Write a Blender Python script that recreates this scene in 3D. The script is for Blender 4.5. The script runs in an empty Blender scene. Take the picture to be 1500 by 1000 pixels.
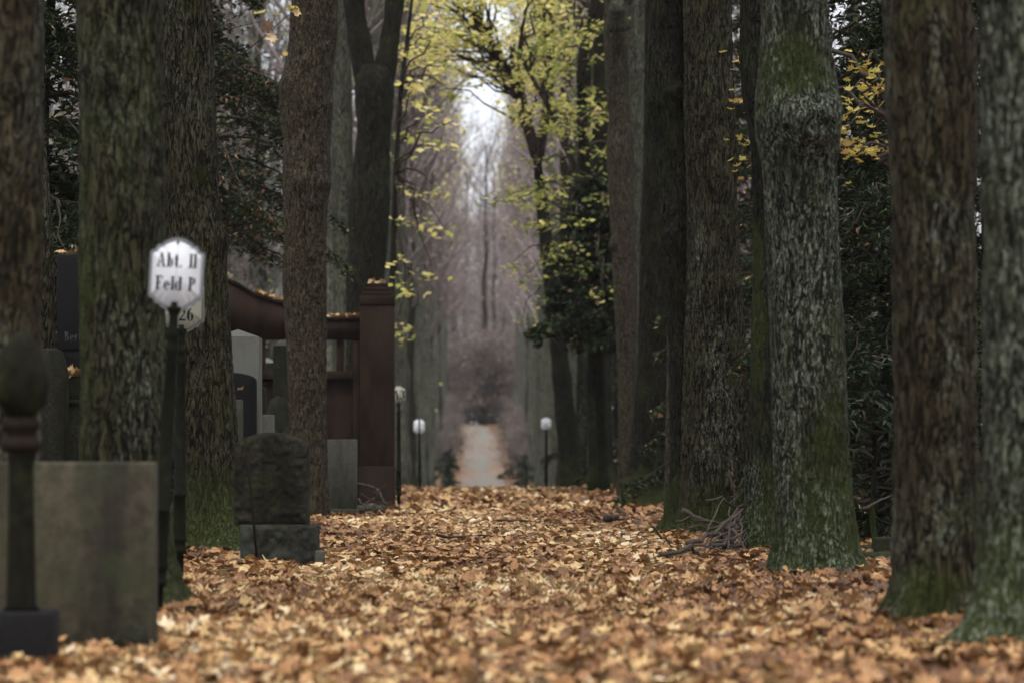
import bpy, math, random
import numpy as np

# ------------------------------------------------------------------ camera, sky, sun, exposure
F, CX, CY, H = 4166.7, 706.0, 657.0, 0.81      # focal length in photo pixels, vanishing point, eye height
sc = bpy.context.scene
col = sc.collection
cd = bpy.data.cameras.new('camera')
cam = bpy.data.objects.new('camera', cd)
col.objects.link(cam)
cam.location = (0, 0, H)
cam.rotation_euler = (math.radians(90), 0, 0)
cd.sensor_width = 36.0
cd.lens = 100.0
cd.shift_x = (750 - CX) / 1500.0
cd.shift_y = (CY - 500) / 1500.0
cd.clip_start = 0.1
cd.clip_end = 3000
cd.dof.use_dof = True
cd.dof.focus_distance = 23.0
cd.dof.aperture_fstop = 2.6
sc.camera = cam

SUN_EL, SUN_AZ = math.radians(72), math.radians(185)      # high, behind the camera, veiled by cloud
world = bpy.data.worlds.new('World')
sc.world = world
world.use_nodes = True
wn = world.node_tree
sky = wn.nodes.new('ShaderNodeTexSky')
sky.sky_type = 'NISHITA'
sky.sun_disc = False
sky.sun_elevation = SUN_EL
sky.sun_rotation = SUN_AZ
sky.air_density = 0.8
sky.dust_density = 9.0
sky.ozone_density = 0.6
bg = wn.nodes['Background']
bg.inputs['Strength'].default_value = 0.15
veil = wn.nodes.new('ShaderNodeMix')            # an even sheet of cloud thins the blue
veil.data_type = 'RGBA'
veil.inputs[0].default_value = 0.5
veil.inputs[7].default_value = (7.6, 7.9, 8.3, 1)
wn.links.new(sky.outputs[0], veil.inputs[6])
wn.links.new(veil.outputs[2], bg.inputs[0])

sl = bpy.data.lights.new('sun', 'SUN')
sl.energy = 1.2
sl.angle = math.radians(25)
sl.color = (1.0, 0.93, 0.8)
sun = bpy.data.objects.new('sun', sl)
col.objects.link(sun)
sun.rotation_euler = (math.pi / 2 - SUN_EL, 0, math.pi - SUN_AZ)

sc.view_settings.view_transform = 'Standard'
sc.view_settings.look = 'None'
sc.view_settings.gamma = 1.0
sc.view_settings.exposure = 0.78
sc.cycles.use_denoising = True
sc.cycles.max_bounces = 6
sc.cycles.diffuse_bounces = 3
sc.cycles.transmission_bounces = 3
sc.cycles.transparent_max_bounces = 4
sc.cycles.volume_bounces = 0
sc.cycles.caustics_reflective = False
sc.cycles.caustics_refractive = False

rng = np.random.default_rng(7)
random.seed(7)


def W(px, py, d):
    """world point that stands at depth d on the sight line of photo pixel (px, py)"""
    return np.array([(px - CX) * d / F, d, H + (CY - py) * d / F])


# ------------------------------------------------------------------ numpy noise
def _hash(ix, iy, iz, seed):
    h = (ix.astype(np.uint32) * np.uint32(374761393) + iy.astype(np.uint32) * np.uint32(668265263)
         + iz.astype(np.uint32) * np.uint32(2147483647 & 0x7feb352d) + np.uint32(seed * 144665 & 0xffffffff))
    h = (h ^ (h >> np.uint32(13))) * np.uint32(1274126177)
    h = (h ^ (h >> np.uint32(15))) * np.uint32(2246822519)
    h ^= h >> np.uint32(16)
    return (h & np.uint32(0xffffff)).astype(np.float64) / 16777215.0


def vnoise(p, seed=0):
    p = np.asarray(p, float) + 1000.0
    i = np.floor(p).astype(np.int64)
    f = p - i
    f = f * f * f * (f * (f * 6 - 15) + 10)
    r = 0
    for dx in (0, 1):
        wx = f[:, 0] if dx else 1 - f[:, 0]
        for dy in (0, 1):
            wy = f[:, 1] if dy else 1 - f[:, 1]
            for dz in (0, 1):
                wz = f[:, 2] if dz else 1 - f[:, 2]
                r = r + wx * wy * wz * _hash(i[:, 0] + dx, i[:, 1] + dy, i[:, 2] + dz, seed)
    return r


def fbm(p, seed=0, octv=3):
    p = np.asarray(p, float)
    a, s, t = 0.5, 0, 0
    for k in range(octv):
        s = s + a * vnoise(p * 2.0 ** k, seed + k * 17)
        t += a
        a *= 0.5
    return s / t


# ------------------------------------------------------------------ mesh helpers
class MB:
    """collects triangles and quads, then links them as ONE mesh object"""
    def __init__(self):
        self.V, self.T, self.Q, self.R, self.n = [], [], [], [], 0

    def add(self, V, T=None, Q=None, rnd=0.0):
        V = np.asarray(V, float).reshape(-1, 3)
        if T is not None and len(T):
            self.T.append(np.asarray(T, np.int64).reshape(-1, 3) + self.n)
        if Q is not None and len(Q):
            self.Q.append(np.asarray(Q, np.int64).reshape(-1, 4) + self.n)
        self.V.append(V)
        self.R.append(np.broadcast_to(np.asarray(rnd, float), (len(V),)))
        self.n += len(V)
        return self

    def mesh(self, name, smooth=False):
        V = np.concatenate(self.V)
        T = np.concatenate(self.T) if self.T else np.zeros((0, 3), np.int64)
        Q = np.concatenate(self.Q) if self.Q else np.zeros((0, 4), np.int64)
        me = bpy.data.meshes.new(name)
        me.vertices.add(len(V))
        me.vertices.foreach_set('co', V.astype(np.float32).ravel())
        nl = T.size + Q.size
        me.loops.add(nl)
        me.loops.foreach_set('vertex_index', np.concatenate([T.ravel(), Q.ravel()]).astype(np.int32))
        me.polygons.add(len(T) + len(Q))
        st = np.concatenate([np.arange(len(T)) * 3, T.size + np.arange(len(Q)) * 4]).astype(np.int32)
        me.polygons.foreach_set('loop_start', st)
        if smooth:
            me.polygons.foreach_set('use_smooth', np.ones(len(st), bool))
        a = me.attributes.new('rnd', 'FLOAT', 'POINT')
        a.data.foreach_set('value', np.concatenate(self.R).astype(np.float32))
        me.update(calc_edges=True)
        return me

    def build(self, name, mat, parent=None, smooth=False, loc=None, bevel=0):
        return obj(name, self.mesh(name, smooth), mat, parent, loc, bevel)

    # ---- shapes
    def box(self, x0, x1, y0, y1, z0, z1):
        V = [(x, y, z) for z in (z0, z1) for y in (y0, y1) for x in (x0, x1)]
        return self.add(V, Q=[(0, 2, 3, 1), (4, 5, 7, 6), (0, 1, 5, 4), (2, 6, 7, 3), (0, 4, 6, 2), (1, 3, 7, 5)])

    def prism(self, poly, y0, y1, fan=True):
        """outline in x,z pushed from y0 to y1; star-shaped about its centroid"""
        P = np.asarray(poly, float)
        n = len(P)
        c = P.mean(0)
        V = [(p[0], y0, p[1]) for p in P] + [(p[0], y1, p[1]) for p in P] + [(c[0], y0, c[1]), (c[0], y1, c[1])]
        T, Q = [], []
        for i in range(n):
            j = (i + 1) % n
            Q.append((i, j, n + j, n + i))
            T.append((2 * n, j, i))
            T.append((2 * n + 1, n + i, n + j))
        return self.add(V, T, Q)

    def tube(self, pts, rad, k=6, cap=True, rnd=0.0):
        P = np.asarray(pts, float)
        n = len(P)
        r = np.broadcast_to(np.asarray(rad, float), (n,))
        t = np.gradient(P, axis=0)
        t /= np.linalg.norm(t, axis=1)[:, None] + 1e-9
        ref = np.array([0, 0, 1.0]) if abs(t[:, 2].mean()) < 0.85 else np.array([1.0, 0, 0])
        u = np.cross(t, ref)
        u /= np.linalg.norm(u, axis=1)[:, None] + 1e-9
        v = np.cross(t, u)
        a = np.arange(k) * 2 * math.pi / k
        V = (P[:, None] + r[:, None, None] * (np.cos(a)[None, :, None] * u[:, None] + np.sin(a)[None, :, None] * v[:, None])).reshape(-1, 3)
        i = np.arange(n - 1)[:, None] * k
        j = np.arange(k)[None]
        j2 = (j + 1) % k
        Q = np.stack([i + j, i + j2, i + k + j2, i + k + j], -1).reshape(-1, 4)
        T = []
        if cap:
            for m in range(1, k - 1):
                T.append((0, m + 1, m))
                T.append(((n - 1) * k, (n - 1) * k + m, (n - 1) * k + m + 1))
        return self.add(V, T, Q, rnd)

    def lathe(self, prof, k=20, c=(0, 0)):
        P = np.asarray(prof, float)
        n = len(P)
        a = np.arange(k) * 2 * math.pi / k
        V = np.stack([c[0] + P[:, 0:1] * np.cos(a), c[1] + P[:, 0:1] * np.sin(a), np.repeat(P[:, 1:2], k, 1)], -1).reshape(-1, 3)
        i = np.arange(n - 1)[:, None] * k
        j = np.arange(k)[None]
        j2 = (j + 1) % k
        Q = np.stack([i + j, i + j2, i + k + j2, i + k + j], -1).reshape(-1, 4)
        T = []
        for m in range(1, k - 1):
            T.append((0, m + 1, m))
            T.append(((n - 1) * k, (n - 1) * k + m, (n - 1) * k + m + 1))
        return self.add(V, T, Q)


def obj(name, me, mat, parent=None, loc=None, bevel=0):
    o = bpy.data.objects.new(name, me)
    col.objects.link(o)
    if mat is not None and not me.materials:
        me.materials.append(mat)
    if parent is not None:
        o.parent = parent
    if loc is not None:
        o.location = loc
    if bevel:
        b = o.modifiers.new('bevel', 'BEVEL')
        b.width = bevel
        b.segments = 2
        b.limit_method = 'ANGLE'
    return o


def empty(name, loc, label=None, cat=None, group=None, kind=None, rz=0):
    o = bpy.data.objects.new(name, None)
    col.objects.link(o)
    o.location = tuple(float(v) for v in loc)
    o.rotation_euler = (0, 0, rz)
    o.empty_display_size = 0.1
    tag(o, label, cat, group, kind)
    return o


def tag(o, label=None, cat=None, group=None, kind=None):
    if label: o['label'] = label
    if cat: o['category'] = cat
    if group: o['group'] = group
    if kind: o['kind'] = kind
    return o


# ------------------------------------------------------------------ materials
class NT:
    def __init__(self, name, rough=0.9, spec=0.25):
        self.m = bpy.data.materials.new(name)
        self.m.use_nodes = True
        self.t = self.m.node_tree
        self.b = self.t.nodes['Principled BSDF']
        self.b.inputs['Roughness'].default_value = rough
        self.b.inputs['Specular IOR Level'].default_value = spec

    def n(self, typ, **kw):
        x = self.t.nodes.new(typ)
        for k, v in kw.items():
            setattr(x, k, v)
        return x

    def set(self, sock, v):
        if isinstance(v, bpy.types.NodeSocket):
            self.t.links.new(v, sock)
        else:
            sock.default_value = v

    def coord(self, scale=(1, 1, 1), shift=True):
        tc = self.n('ShaderNodeTexCoord')
        out = tc.outputs['Object']
        if shift:
            oi = self.n('ShaderNodeObjectInfo')
            ml = self.n('ShaderNodeMath', operation='MULTIPLY')
            self.set(ml.inputs[0], oi.outputs['Random'])
            ml.inputs[1].default_value = 37.0
            ad = self.n('ShaderNodeVectorMath', operation='ADD')
            self.set(ad.inputs[0], out)
            self.set(ad.inputs[1], ml.outputs[0])
            out = ad.outputs[0]
        mp = self.n('ShaderNodeMapping')
        self.set(mp.inputs['Vector'], out)
        mp.inputs['Scale'].default_value = scale
        return mp.outputs[0]

    def noise(self, vec, scale, detail=4, rough=0.55, dist=0.0):
        x = self.n('ShaderNodeTexNoise')
        self.set(x.inputs['Vector'], vec)
        x.inputs['Scale'].default_value = scale
        x.inputs['Detail'].default_value = detail
        x.inputs['Roughness'].default_value = rough
        x.inputs['Distortion'].default_value = dist
        return x.outputs['Fac']

    def ramp(self, fac, stops, interp='LINEAR'):
        r = self.n('ShaderNodeValToRGB')
        r.color_ramp.interpolation = interp
        el = r.color_ramp.elements
        while len(el) < len(stops):
            el.new(0.5)
        for e, (p, c) in zip(el, stops):
            e.position = p
            e.color = (c, c, c, 1) if isinstance(c, (int, float)) else (*c, 1)
        self.set(r.inputs[0], fac)
        return r.outputs['Color']

    def mix(self, fac, a, b, mode='MIX'):
        x = self.n('ShaderNodeMix', data_type='RGBA', blend_type=mode)
        self.set(x.inputs[0], fac)
        self.set(x.inputs[6], a if isinstance(a, bpy.types.NodeSocket) else (*a, 1))
        self.set(x.inputs[7], b if isinstance(b, bpy.types.NodeSocket) else (*b, 1))
        return x.outputs[2]

    def math(self, op, a, b=0.0, clamp=False):
        x = self.n('ShaderNodeMath', operation=op, use_clamp=clamp)
        self.set(x.inputs[0], a)
        self.set(x.inputs[1], b)
        return x.outputs[0]

    def bump(self, h, strength=0.5, dist=0.01):
        x = self.n('ShaderNodeBump')
        x.inputs['Strength'].default_value = strength
        x.inputs['Distance'].default_value = dist
        self.set(x.inputs['Height'], h)
        self.set(self.b.inputs['Normal'], x.outputs[0])

    def color(self, c):
        self.set(self.b.inputs['Base Color'], c if isinstance(c, bpy.types.NodeSocket) else (*c, 1))
        return self.m


def bark_mat(name, dark, light, moss=0.3, lichen=0.3, moss_base=0.8, warm=None, fiss=22.0, fstretch=0.2):
    t = NT(name, 0.95, 0.15)
    co = t.coord()
    st = t.coord((1, 1, 0.22))
    big = t.noise(co, 2.2, 5)
    fine = t.noise(st, 45, 5, 0.65, 0.4)
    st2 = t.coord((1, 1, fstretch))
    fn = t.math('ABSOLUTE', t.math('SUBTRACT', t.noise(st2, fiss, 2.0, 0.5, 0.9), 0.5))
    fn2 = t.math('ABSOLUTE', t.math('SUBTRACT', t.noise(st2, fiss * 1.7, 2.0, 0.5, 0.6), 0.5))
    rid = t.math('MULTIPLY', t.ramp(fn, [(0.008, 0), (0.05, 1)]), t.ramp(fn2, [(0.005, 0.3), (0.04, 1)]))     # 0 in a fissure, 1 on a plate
    c = t.mix(t.ramp(fine, [(0.38, 0), (0.62, 1)]), dark, light)
    c = t.mix(t.ramp(big, [(0.3, 0), (0.75, 0.7)]), c, warm or tuple(v * 0.62 for v in light))
    c = t.mix(t.math('SUBTRACT', 1.0, rid), c, tuple(v * 0.35 for v in dark))      # corky brown fissures, with furrow shade put into the colour
    # moss: thick at the foot, in patches above
    tc = t.n('ShaderNodeTexCoord')
    sp = t.n('ShaderNodeSeparateXYZ')
    t.set(sp.inputs[0], tc.outputs['Object'])
    foot = t.math('MULTIPLY', t.ramp(t.math('MULTIPLY', sp.outputs[2], 0.8), [(0.0, 1), (0.7, 0)]), 0.34 * moss_base)
    at = t.n('ShaderNodeAttribute')
    at.attribute_name = 'rnd'
    mn = t.math('ADD', t.math('ADD', t.noise(co, 2.7, 8, 0.68), foot), t.math('MULTIPLY', t.math('MAXIMUM', at.outputs['Fac'], 0.0), 0.4))
    mm = t.ramp(mn, [(0.62 - 0.2 * moss, 0), (0.84 - 0.2 * moss, 1)])
    mossc = t.mix(t.noise(co, 70, 3), (0.03, 0.045, 0.012), (0.115, 0.145, 0.035))
    c = t.mix(t.math('MULTIPLY', mm, 0.85), c, mossc)
    # lichen specks gathered in patches
    patch = t.ramp(t.noise(t.coord((1, 1, 0.5)), 3.1, 3), [(0.5 - 0.12 * lichen, 0), (0.66 - 0.1 * lichen, 1)])
    speck = t.ramp(t.noise(t.coord((1, 1, 0.5)), 55, 5, 0.65), [(0.46, 0), (0.62, 1)])
    spot = t.math('MULTIPLY', t.math('MINIMUM', at.outputs['Fac'], 0.0), -1.0)
    lm = t.math('MULTIPLY', t.math('MULTIPLY', speck, rid), t.math('ADD', t.math('MULTIPLY', patch, min(1.0, lichen * 1.1)), spot, True))
    lc = t.mix(t.noise(co, 20, 2), (0.26, 0.3, 0.28), (0.5, 0.56, 0.54))
    c = t.mix(lm, c, lc)
    hs = t.n('ShaderNodeHueSaturation')
    hs.inputs['Value'].default_value = 0.4
    t.set(hs.inputs['Color'], t.mix(1.0, c, (0.95, 1.0, 0.82), 'MULTIPLY'))
    c = hs.outputs[0]
    t.bump(t.math('ADD', t.math('MULTIPLY', rid, 1.0), t.math('MULTIPLY', t.noise(st, 90, 5, 0.7), 0.25)), 1.0, 0.022)
    return t.color(c)


def stone_mat(name, a, b, speck=90, stain=None, moss=0.0, rough=0.85, spec=0.3, bump=0.4, stretch=0.35):
    t = NT(name, rough, spec)
    co = t.coord()
    c = t.mix(t.ramp(t.noise(co, speck, 3, 0.7), [(0.35, 0), (0.65, 1)]), a, b)
    if stain:
        sm = t.ramp(t.noise(t.coord((1, 1, stretch)), 4.5, 6, 0.6), [(0.4, 0), (0.6, 1)])
        c = t.mix(t.math('MULTIPLY', sm, 0.85), c, stain)
    if moss:
        mm = t.ramp(t.noise(co, 5, 7, 0.65), [(0.62 - 0.25 * moss, 0), (0.8 - 0.2 * moss, 1)])
        c = t.mix(t.math('MULTIPLY', mm, 0.75), c, (0.035, 0.045, 0.018))
    hs = t.n('ShaderNodeHueSaturation')
    hs.inputs['Value'].default_value = 0.8
    t.set(hs.inputs['Color'], c)
    c = hs.outputs[0]
    t.bump(t.noise(co, speck * 0.8, 5, 0.7), bump, 0.004)
    return t.color(c)


def leaf_mat(name, stops, use_obj=False, trans=0.25, rough=0.6):
    t = NT(name, rough, 0.3)
    if use_obj:
        f = t.n('ShaderNodeObjectInfo').outputs['Random']
    else:
        a = t.n('ShaderNodeAttribute')
        a.attribute_name = 'rnd'
        f = a.outputs['Fac']
    c = t.ramp(f, stops)
    tc = t.n('ShaderNodeTexCoord')
    blot = t.noise(tc.outputs['Object'], 26 if not use_obj else 14, 4)
    c = t.mix(t.ramp(blot, [(0.4, 0), (0.75, 0.45)]), c, tuple(v * 0.45 for v in stops[len(stops) // 2][1]))
    t.color(c)
    if trans:
        tr = t.n('ShaderNodeBsdfTranslucent')
        t.set(tr.inputs[0], c)
        mx = t.n('ShaderNodeMixShader')
        mx.inputs[0].default_value = trans
        t.set(mx.inputs[1], t.b.outputs[0])
        t.set(mx.inputs[2], tr.outputs[0])
        t.set(t.t.nodes['Material Output'].inputs['Surface'], mx.outputs[0])
    return t.m


def plain(name, c, rough=0.6, spec=0.3, var=0.35, scale=30, metal=0):
    t = NT(name, rough, spec)
    t.b.inputs['Metallic'].default_value = metal
    co = t.coord()
    t.color(t.mix(t.noise(co, scale, 4), tuple(v * (1 - var) for v in c), tuple(min(1, v * (1 + var)) for v in c)))
    t.bump(t.noise(co, scale * 3, 3), 0.15, 0.002)
    return t.m


M = {}
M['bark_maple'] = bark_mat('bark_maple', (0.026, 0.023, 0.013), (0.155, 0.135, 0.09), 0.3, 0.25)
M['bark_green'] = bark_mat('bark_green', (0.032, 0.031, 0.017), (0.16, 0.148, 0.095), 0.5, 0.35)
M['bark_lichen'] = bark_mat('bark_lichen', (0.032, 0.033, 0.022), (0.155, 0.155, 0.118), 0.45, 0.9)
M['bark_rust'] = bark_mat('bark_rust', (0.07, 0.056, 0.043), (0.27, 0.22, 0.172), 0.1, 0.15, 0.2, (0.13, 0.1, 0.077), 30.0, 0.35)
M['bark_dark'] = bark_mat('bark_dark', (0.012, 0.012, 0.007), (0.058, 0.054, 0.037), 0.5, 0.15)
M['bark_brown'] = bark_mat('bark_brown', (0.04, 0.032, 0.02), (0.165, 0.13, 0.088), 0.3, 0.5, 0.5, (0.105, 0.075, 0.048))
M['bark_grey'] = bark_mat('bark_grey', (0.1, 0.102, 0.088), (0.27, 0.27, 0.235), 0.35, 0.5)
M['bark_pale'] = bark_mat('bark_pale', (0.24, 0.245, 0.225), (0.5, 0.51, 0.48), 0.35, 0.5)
M['twig'] = plain('twig', (0.19, 0.165, 0.165), 0.9, 0.1, 0.4, 8)
M['twig_grey'] = plain('twig_grey', (0.13, 0.135, 0.12), 0.9, 0.1, 0.4, 8)
M['twig_dark'] = plain('twig_dark', (0.04, 0.033, 0.026), 0.9, 0.1, 0.4, 8)
M['stick'] = plain('stick', (0.05, 0.041, 0.033), 0.85, 0.2, 0.55, 18)
M['litter'] = leaf_mat('litter', [(0.0, (0.045, 0.018, 0.008)), (0.22, (0.13, 0.056, 0.022)), (0.45, (0.3, 0.15, 0.06)),
                                  (0.66, (0.43, 0.265, 0.118)), (0.83, (0.56, 0.42, 0.2)), (1.0, (0.7, 0.6, 0.42))], trans=0.1, rough=0.45)
M['litter_obj'] = leaf_mat('litter_obj', [(0.0, (0.13, 0.055, 0.02)), (0.25, (0.3, 0.14, 0.055)), (0.5, (0.5, 0.31, 0.14)),
                                          (0.8, (0.54, 0.4, 0.18)), (1.0, (0.64, 0.52, 0.34))], use_obj=True, trans=0.1)
M['yellow_leaf'] = leaf_mat('yellow_leaf', [(0.0, (0.2, 0.25, 0.05)), (0.25, (0.58, 0.6, 0.16)), (0.6, (0.82, 0.76, 0.26)),
                                            (0.9, (0.84, 0.75, 0.4)), (1.0, (0.66, 0.46, 0.25))], trans=0.55)
M['olive_leaf'] = leaf_mat('olive_leaf', [(0.0, (0.06, 0.09, 0.025)), (0.35, (0.2, 0.26, 0.06)), (0.65, (0.5, 0.52, 0.14)), (0.93, (0.6, 0.55, 0.2)), (1.0, (0.5, 0.34, 0.2))], trans=0.45)
M['amber_leaf'] = leaf_mat('amber_leaf', [(0.0, (0.25, 0.25, 0.06)), (0.5, (0.5, 0.41, 0.1)), (1.0, (0.5, 0.33, 0.12))], trans=0.35)
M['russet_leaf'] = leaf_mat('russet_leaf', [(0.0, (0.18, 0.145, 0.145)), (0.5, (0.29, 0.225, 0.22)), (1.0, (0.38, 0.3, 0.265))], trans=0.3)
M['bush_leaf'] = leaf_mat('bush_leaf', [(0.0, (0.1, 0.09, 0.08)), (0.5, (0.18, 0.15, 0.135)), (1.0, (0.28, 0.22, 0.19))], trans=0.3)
M['evergreen'] = leaf_mat('evergreen', [(0.0, (0.009, 0.015, 0.006)), (0.6, (0.025, 0.045, 0.016)), (0.86, (0.052, 0.08, 0.026)), (0.9, (0.3, 0.17, 0.09)), (1.0, (0.42, 0.28, 0.18))], trans=0.06, rough=0.75)
M['laurel'] = leaf_mat('laurel', [(0.0, (0.015, 0.028, 0.013)), (0.8, (0.035, 0.06, 0.03)), (1.0, (0.06, 0.085, 0.045))], trans=0.05, rough=0.55)
M['sandstone'] = stone_mat('sandstone', (0.03, 0.026, 0.015), (0.075, 0.064, 0.042), 22, (0.008, 0.008, 0.005), 0.7, stretch=0.12)
M['black_granite'] = stone_mat('black_granite', (0.006, 0.006, 0.007), (0.016, 0.016, 0.018), 140, None, 0, 0.8, 0.08, 0.1)
M['dark_stone'] = stone_mat('dark_stone', (0.012, 0.012, 0.009), (0.035, 0.035, 0.028), 50, (0.012, 0.015, 0.008), 0.35, 0.95, 0.08, 0.8)
M['rough_stone'] = stone_mat('rough_stone', (0.016, 0.016, 0.012), (0.05, 0.049, 0.038), 35, (0.011, 0.011, 0.008), 0.2, 0.95, 0.08, 0.9)
M['lichen_stone'] = stone_mat('lichen_stone', (0.012, 0.012, 0.009), (0.036, 0.036, 0.028), 40, (0.05, 0.06, 0.05), 0.35, 0.95, 0.15, 0.8, stretch=0.8)
M['pale_granite'] = stone_mat('pale_granite', (0.075, 0.08, 0.07), (0.165, 0.17, 0.15), 170, (0.07, 0.075, 0.06), 0.0, 0.8, 0.3, 0.2)
M['grey_stone'] = stone_mat('grey_stone', (0.05, 0.052, 0.04), (0.1, 0.1, 0.083), 90, (0.032, 0.036, 0.023), 0.3, 0.9, 0.2, 0.4)
M['red_granite'] = stone_mat('red_granite', (0.02, 0.013, 0.009), (0.042, 0.027, 0.019), 120, (0.016, 0.0105, 0.0072), 0.0, 0.85, 0.12, 0.2)
M['iron'] = stone_mat('iron', (0.005, 0.0055, 0.0042), (0.012, 0.013, 0.0095), 45, (0.009, 0.011, 0.005), 0.3, 0.9, 0.08, 0.4)
M['iron_moss'] = stone_mat('iron_moss', (0.006, 0.006, 0.004), (0.02, 0.023, 0.012), 14, (0.006, 0.005, 0.004), 0.3, 0.95, 0.08, 0.5)
M['iron_black'] = plain('iron_black', (0.014, 0.014, 0.013), 0.7, 0.3)
M['rust'] = plain('rust', (0.014, 0.0105, 0.0075), 0.95, 0.08, 0.5, 30)
M['gold'] = plain('gold', (0.2, 0.13, 0.04), 0.6, 0.4)
M['engraving'] = plain('engraving', (0.045, 0.045, 0.042), 0.9, 0.1)
M['ink'] = plain('ink', (0.008, 0.008, 0.01), 0.8, 0.1)
M['frame_grey'] = plain('frame_grey', (0.1, 0.115, 0.12), 0.6, 0.3)


def enamel(name, c, rust=True):
    t = NT(name, 0.7, 0.2)
    co = t.coord((1, 1, 1), shift=False)
    col_ = t.mix(t.ramp(t.noise(co, 9, 4), [(0.35, 0), (0.75, 1)]), c, tuple(v * 0.9 for v in c))
    if rust:   # the run of rust below the upper bolt
        sp = t.n('ShaderNodeSeparateXYZ')
        t.set(sp.inputs[0], co)
        ax = t.math('ABSOLUTE', t.math('ADD', sp.outputs[0], 0.0))
        line = t.ramp(t.math('MULTIPLY', ax, 40.0), [(0.05, 1), (0.3, 0)])
        band = t.ramp(t.math('ADD', t.math('MULTIPLY', sp.outputs[2], 2.0), 0.5), [(0.3, 0), (0.42, 1), (0.7, 0.6), (0.76, 0)])
        k = t.math('MULTIPLY', t.math('MULTIPLY', line, band), t.ramp(t.noise(co, 120, 3), [(0.3, 0.1), (0.6, 0.5)]))
        col_ = t.mix(k, col_, (0.33, 0.3, 0.26))
    return t.color(col_)


M['enamel'] = enamel('enamel', (0.7, 0.74, 0.8))
M['enamel_old'] = enamel('enamel_old', (0.3, 0.31, 0.26), False)


def ground_mat():
    t = NT('ground_leaf_cover', 0.95, 0.1)
    tc = t.n('ShaderNodeTexCoord')
    vo = t.n('ShaderNodeTexVoronoi')
    t.set(vo.inputs['Vector'], tc.outputs['Object'])
    vo.inputs['Scale'].default_value = 11.0
    sp = t.n('ShaderNodeSeparateColor')
    t.set(sp.inputs[0], vo.outputs['Color'])
    c = t.ramp(sp.outputs[0], [(0.0, (0.03, 0.016, 0.01)), (0.4, (0.11, 0.062, 0.035)), (0.75, (0.2, 0.125, 0.07)), (1.0, (0.3, 0.22, 0.13))])
    soil = t.ramp(t.noise(tc.outputs['Object'], 0.8, 6, 0.6), [(0.42, 0), (0.62, 1)])
    c = t.mix(t.math('MULTIPLY', soil, 0.5), c, (0.06, 0.04, 0.027))
    t.bump(vo.outputs['Distance'], 0.6, 0.03)
    return t.color(c)


def path_mat():
    t = NT('path_gravel', 0.95, 0.15)
    tc = t.n('ShaderNodeTexCoord')
    g = t.mix(t.noise(tc.outputs['Object'], 30, 4), (0.1, 0.104, 0.1), (0.2, 0.205, 0.192))
    vo = t.n('ShaderNodeTexVoronoi')
    t.set(vo.inputs['Vector'], tc.outputs['Object'])
    vo.inputs['Scale'].default_value = 7.0
    sp = t.n('ShaderNodeSeparateColor')
    t.set(sp.inputs[0], vo.outputs['Color'])
    lv = t.ramp(sp.outputs[0], [(0, (0.08, 0.055, 0.042)), (0.6, (0.17, 0.118, 0.085)), (1, (0.25, 0.19, 0.14))])
    xyz = t.n('ShaderNodeSeparateXYZ')
    t.set(xyz.inputs[0], tc.outputs['Object'])
    edge = t.math('MULTIPLY', t.math('ABSOLUTE', xyz.outputs[0]), 0.22)
    mp = t.n('ShaderNodeMapping')
    t.set(mp.inputs['Vector'], tc.outputs['Object'])
    mp.inputs['Scale'].default_value = (0.9, 0.09, 1.0)
    k = t.math('ADD', t.math('MULTIPLY', t.noise(mp.outputs[0], 1.0, 5, 0.65), 1.15), edge)
    k = t.ramp(t.math('ADD', t.math('MULTIPLY', sp.outputs[1], 0.35), k), [(0.72, 0), (0.98, 1)])
    return t.color(t.mix(k, g, lv))


M['ground'] = ground_mat()
M['path'] = path_mat()

# ------------------------------------------------------------------ ground and path
GK = np.array([(-60, 0), (40, 0), (56, 0.0), (64, -0.06), (80, -0.75), (100, -1.35), (125, -1.3), (150, -0.55), (185, 1.15), (212, 2.45), (240, 3.0), (300, 3.4), (700, 5.0)])
TREES_AT = []          # feet that gather a drift of leaves


def gz(x, y):
    x = np.asarray(x, float)
    y = np.asarray(y, float)
    yy = [np.interp(y + o, GK[:, 0], GK[:, 1]) for o in (-8, -4, 0, 4, 8)]
    z = sum(yy) / 5
    P = np.stack([x * 0.5, y * 0.5, np.zeros_like(x + y)], -1).reshape(-1, 3)
    z = z + (fbm(P, 3, 3).reshape(z.shape) - 0.5) * 0.07
    z = z + 0.03 * np.clip((np.abs(x) - 1.3) / 1.0, 0, 1)      # banks under the rows
    return z


def gz1(x, y):
    return float(gz(np.array([x]), np.array([y]))[0])


def grid_sheet(xs, ys, zf, name, mat, lift=0.0, bend=None):
    X, Y = np.meshgrid(xs, ys)
    Z = zf(X.ravel(), Y.ravel()) + lift
    if bend is not None:
        X = X + bend(Y)
    nx, ny = len(xs), len(ys)
    i = np.arange(ny - 1)[:, None] * nx
    j = np.arange(nx - 1)[None]
    Q = np.stack([i + j, i + j + 1, i + nx + j + 1, i + nx + j], -1).reshape(-1, 4)
    mb = MB()
    mb.add(np.stack([X.ravel(), Y.ravel(), Z], -1), Q=Q)
    return mb.build(name, mat, smooth=True)


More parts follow.
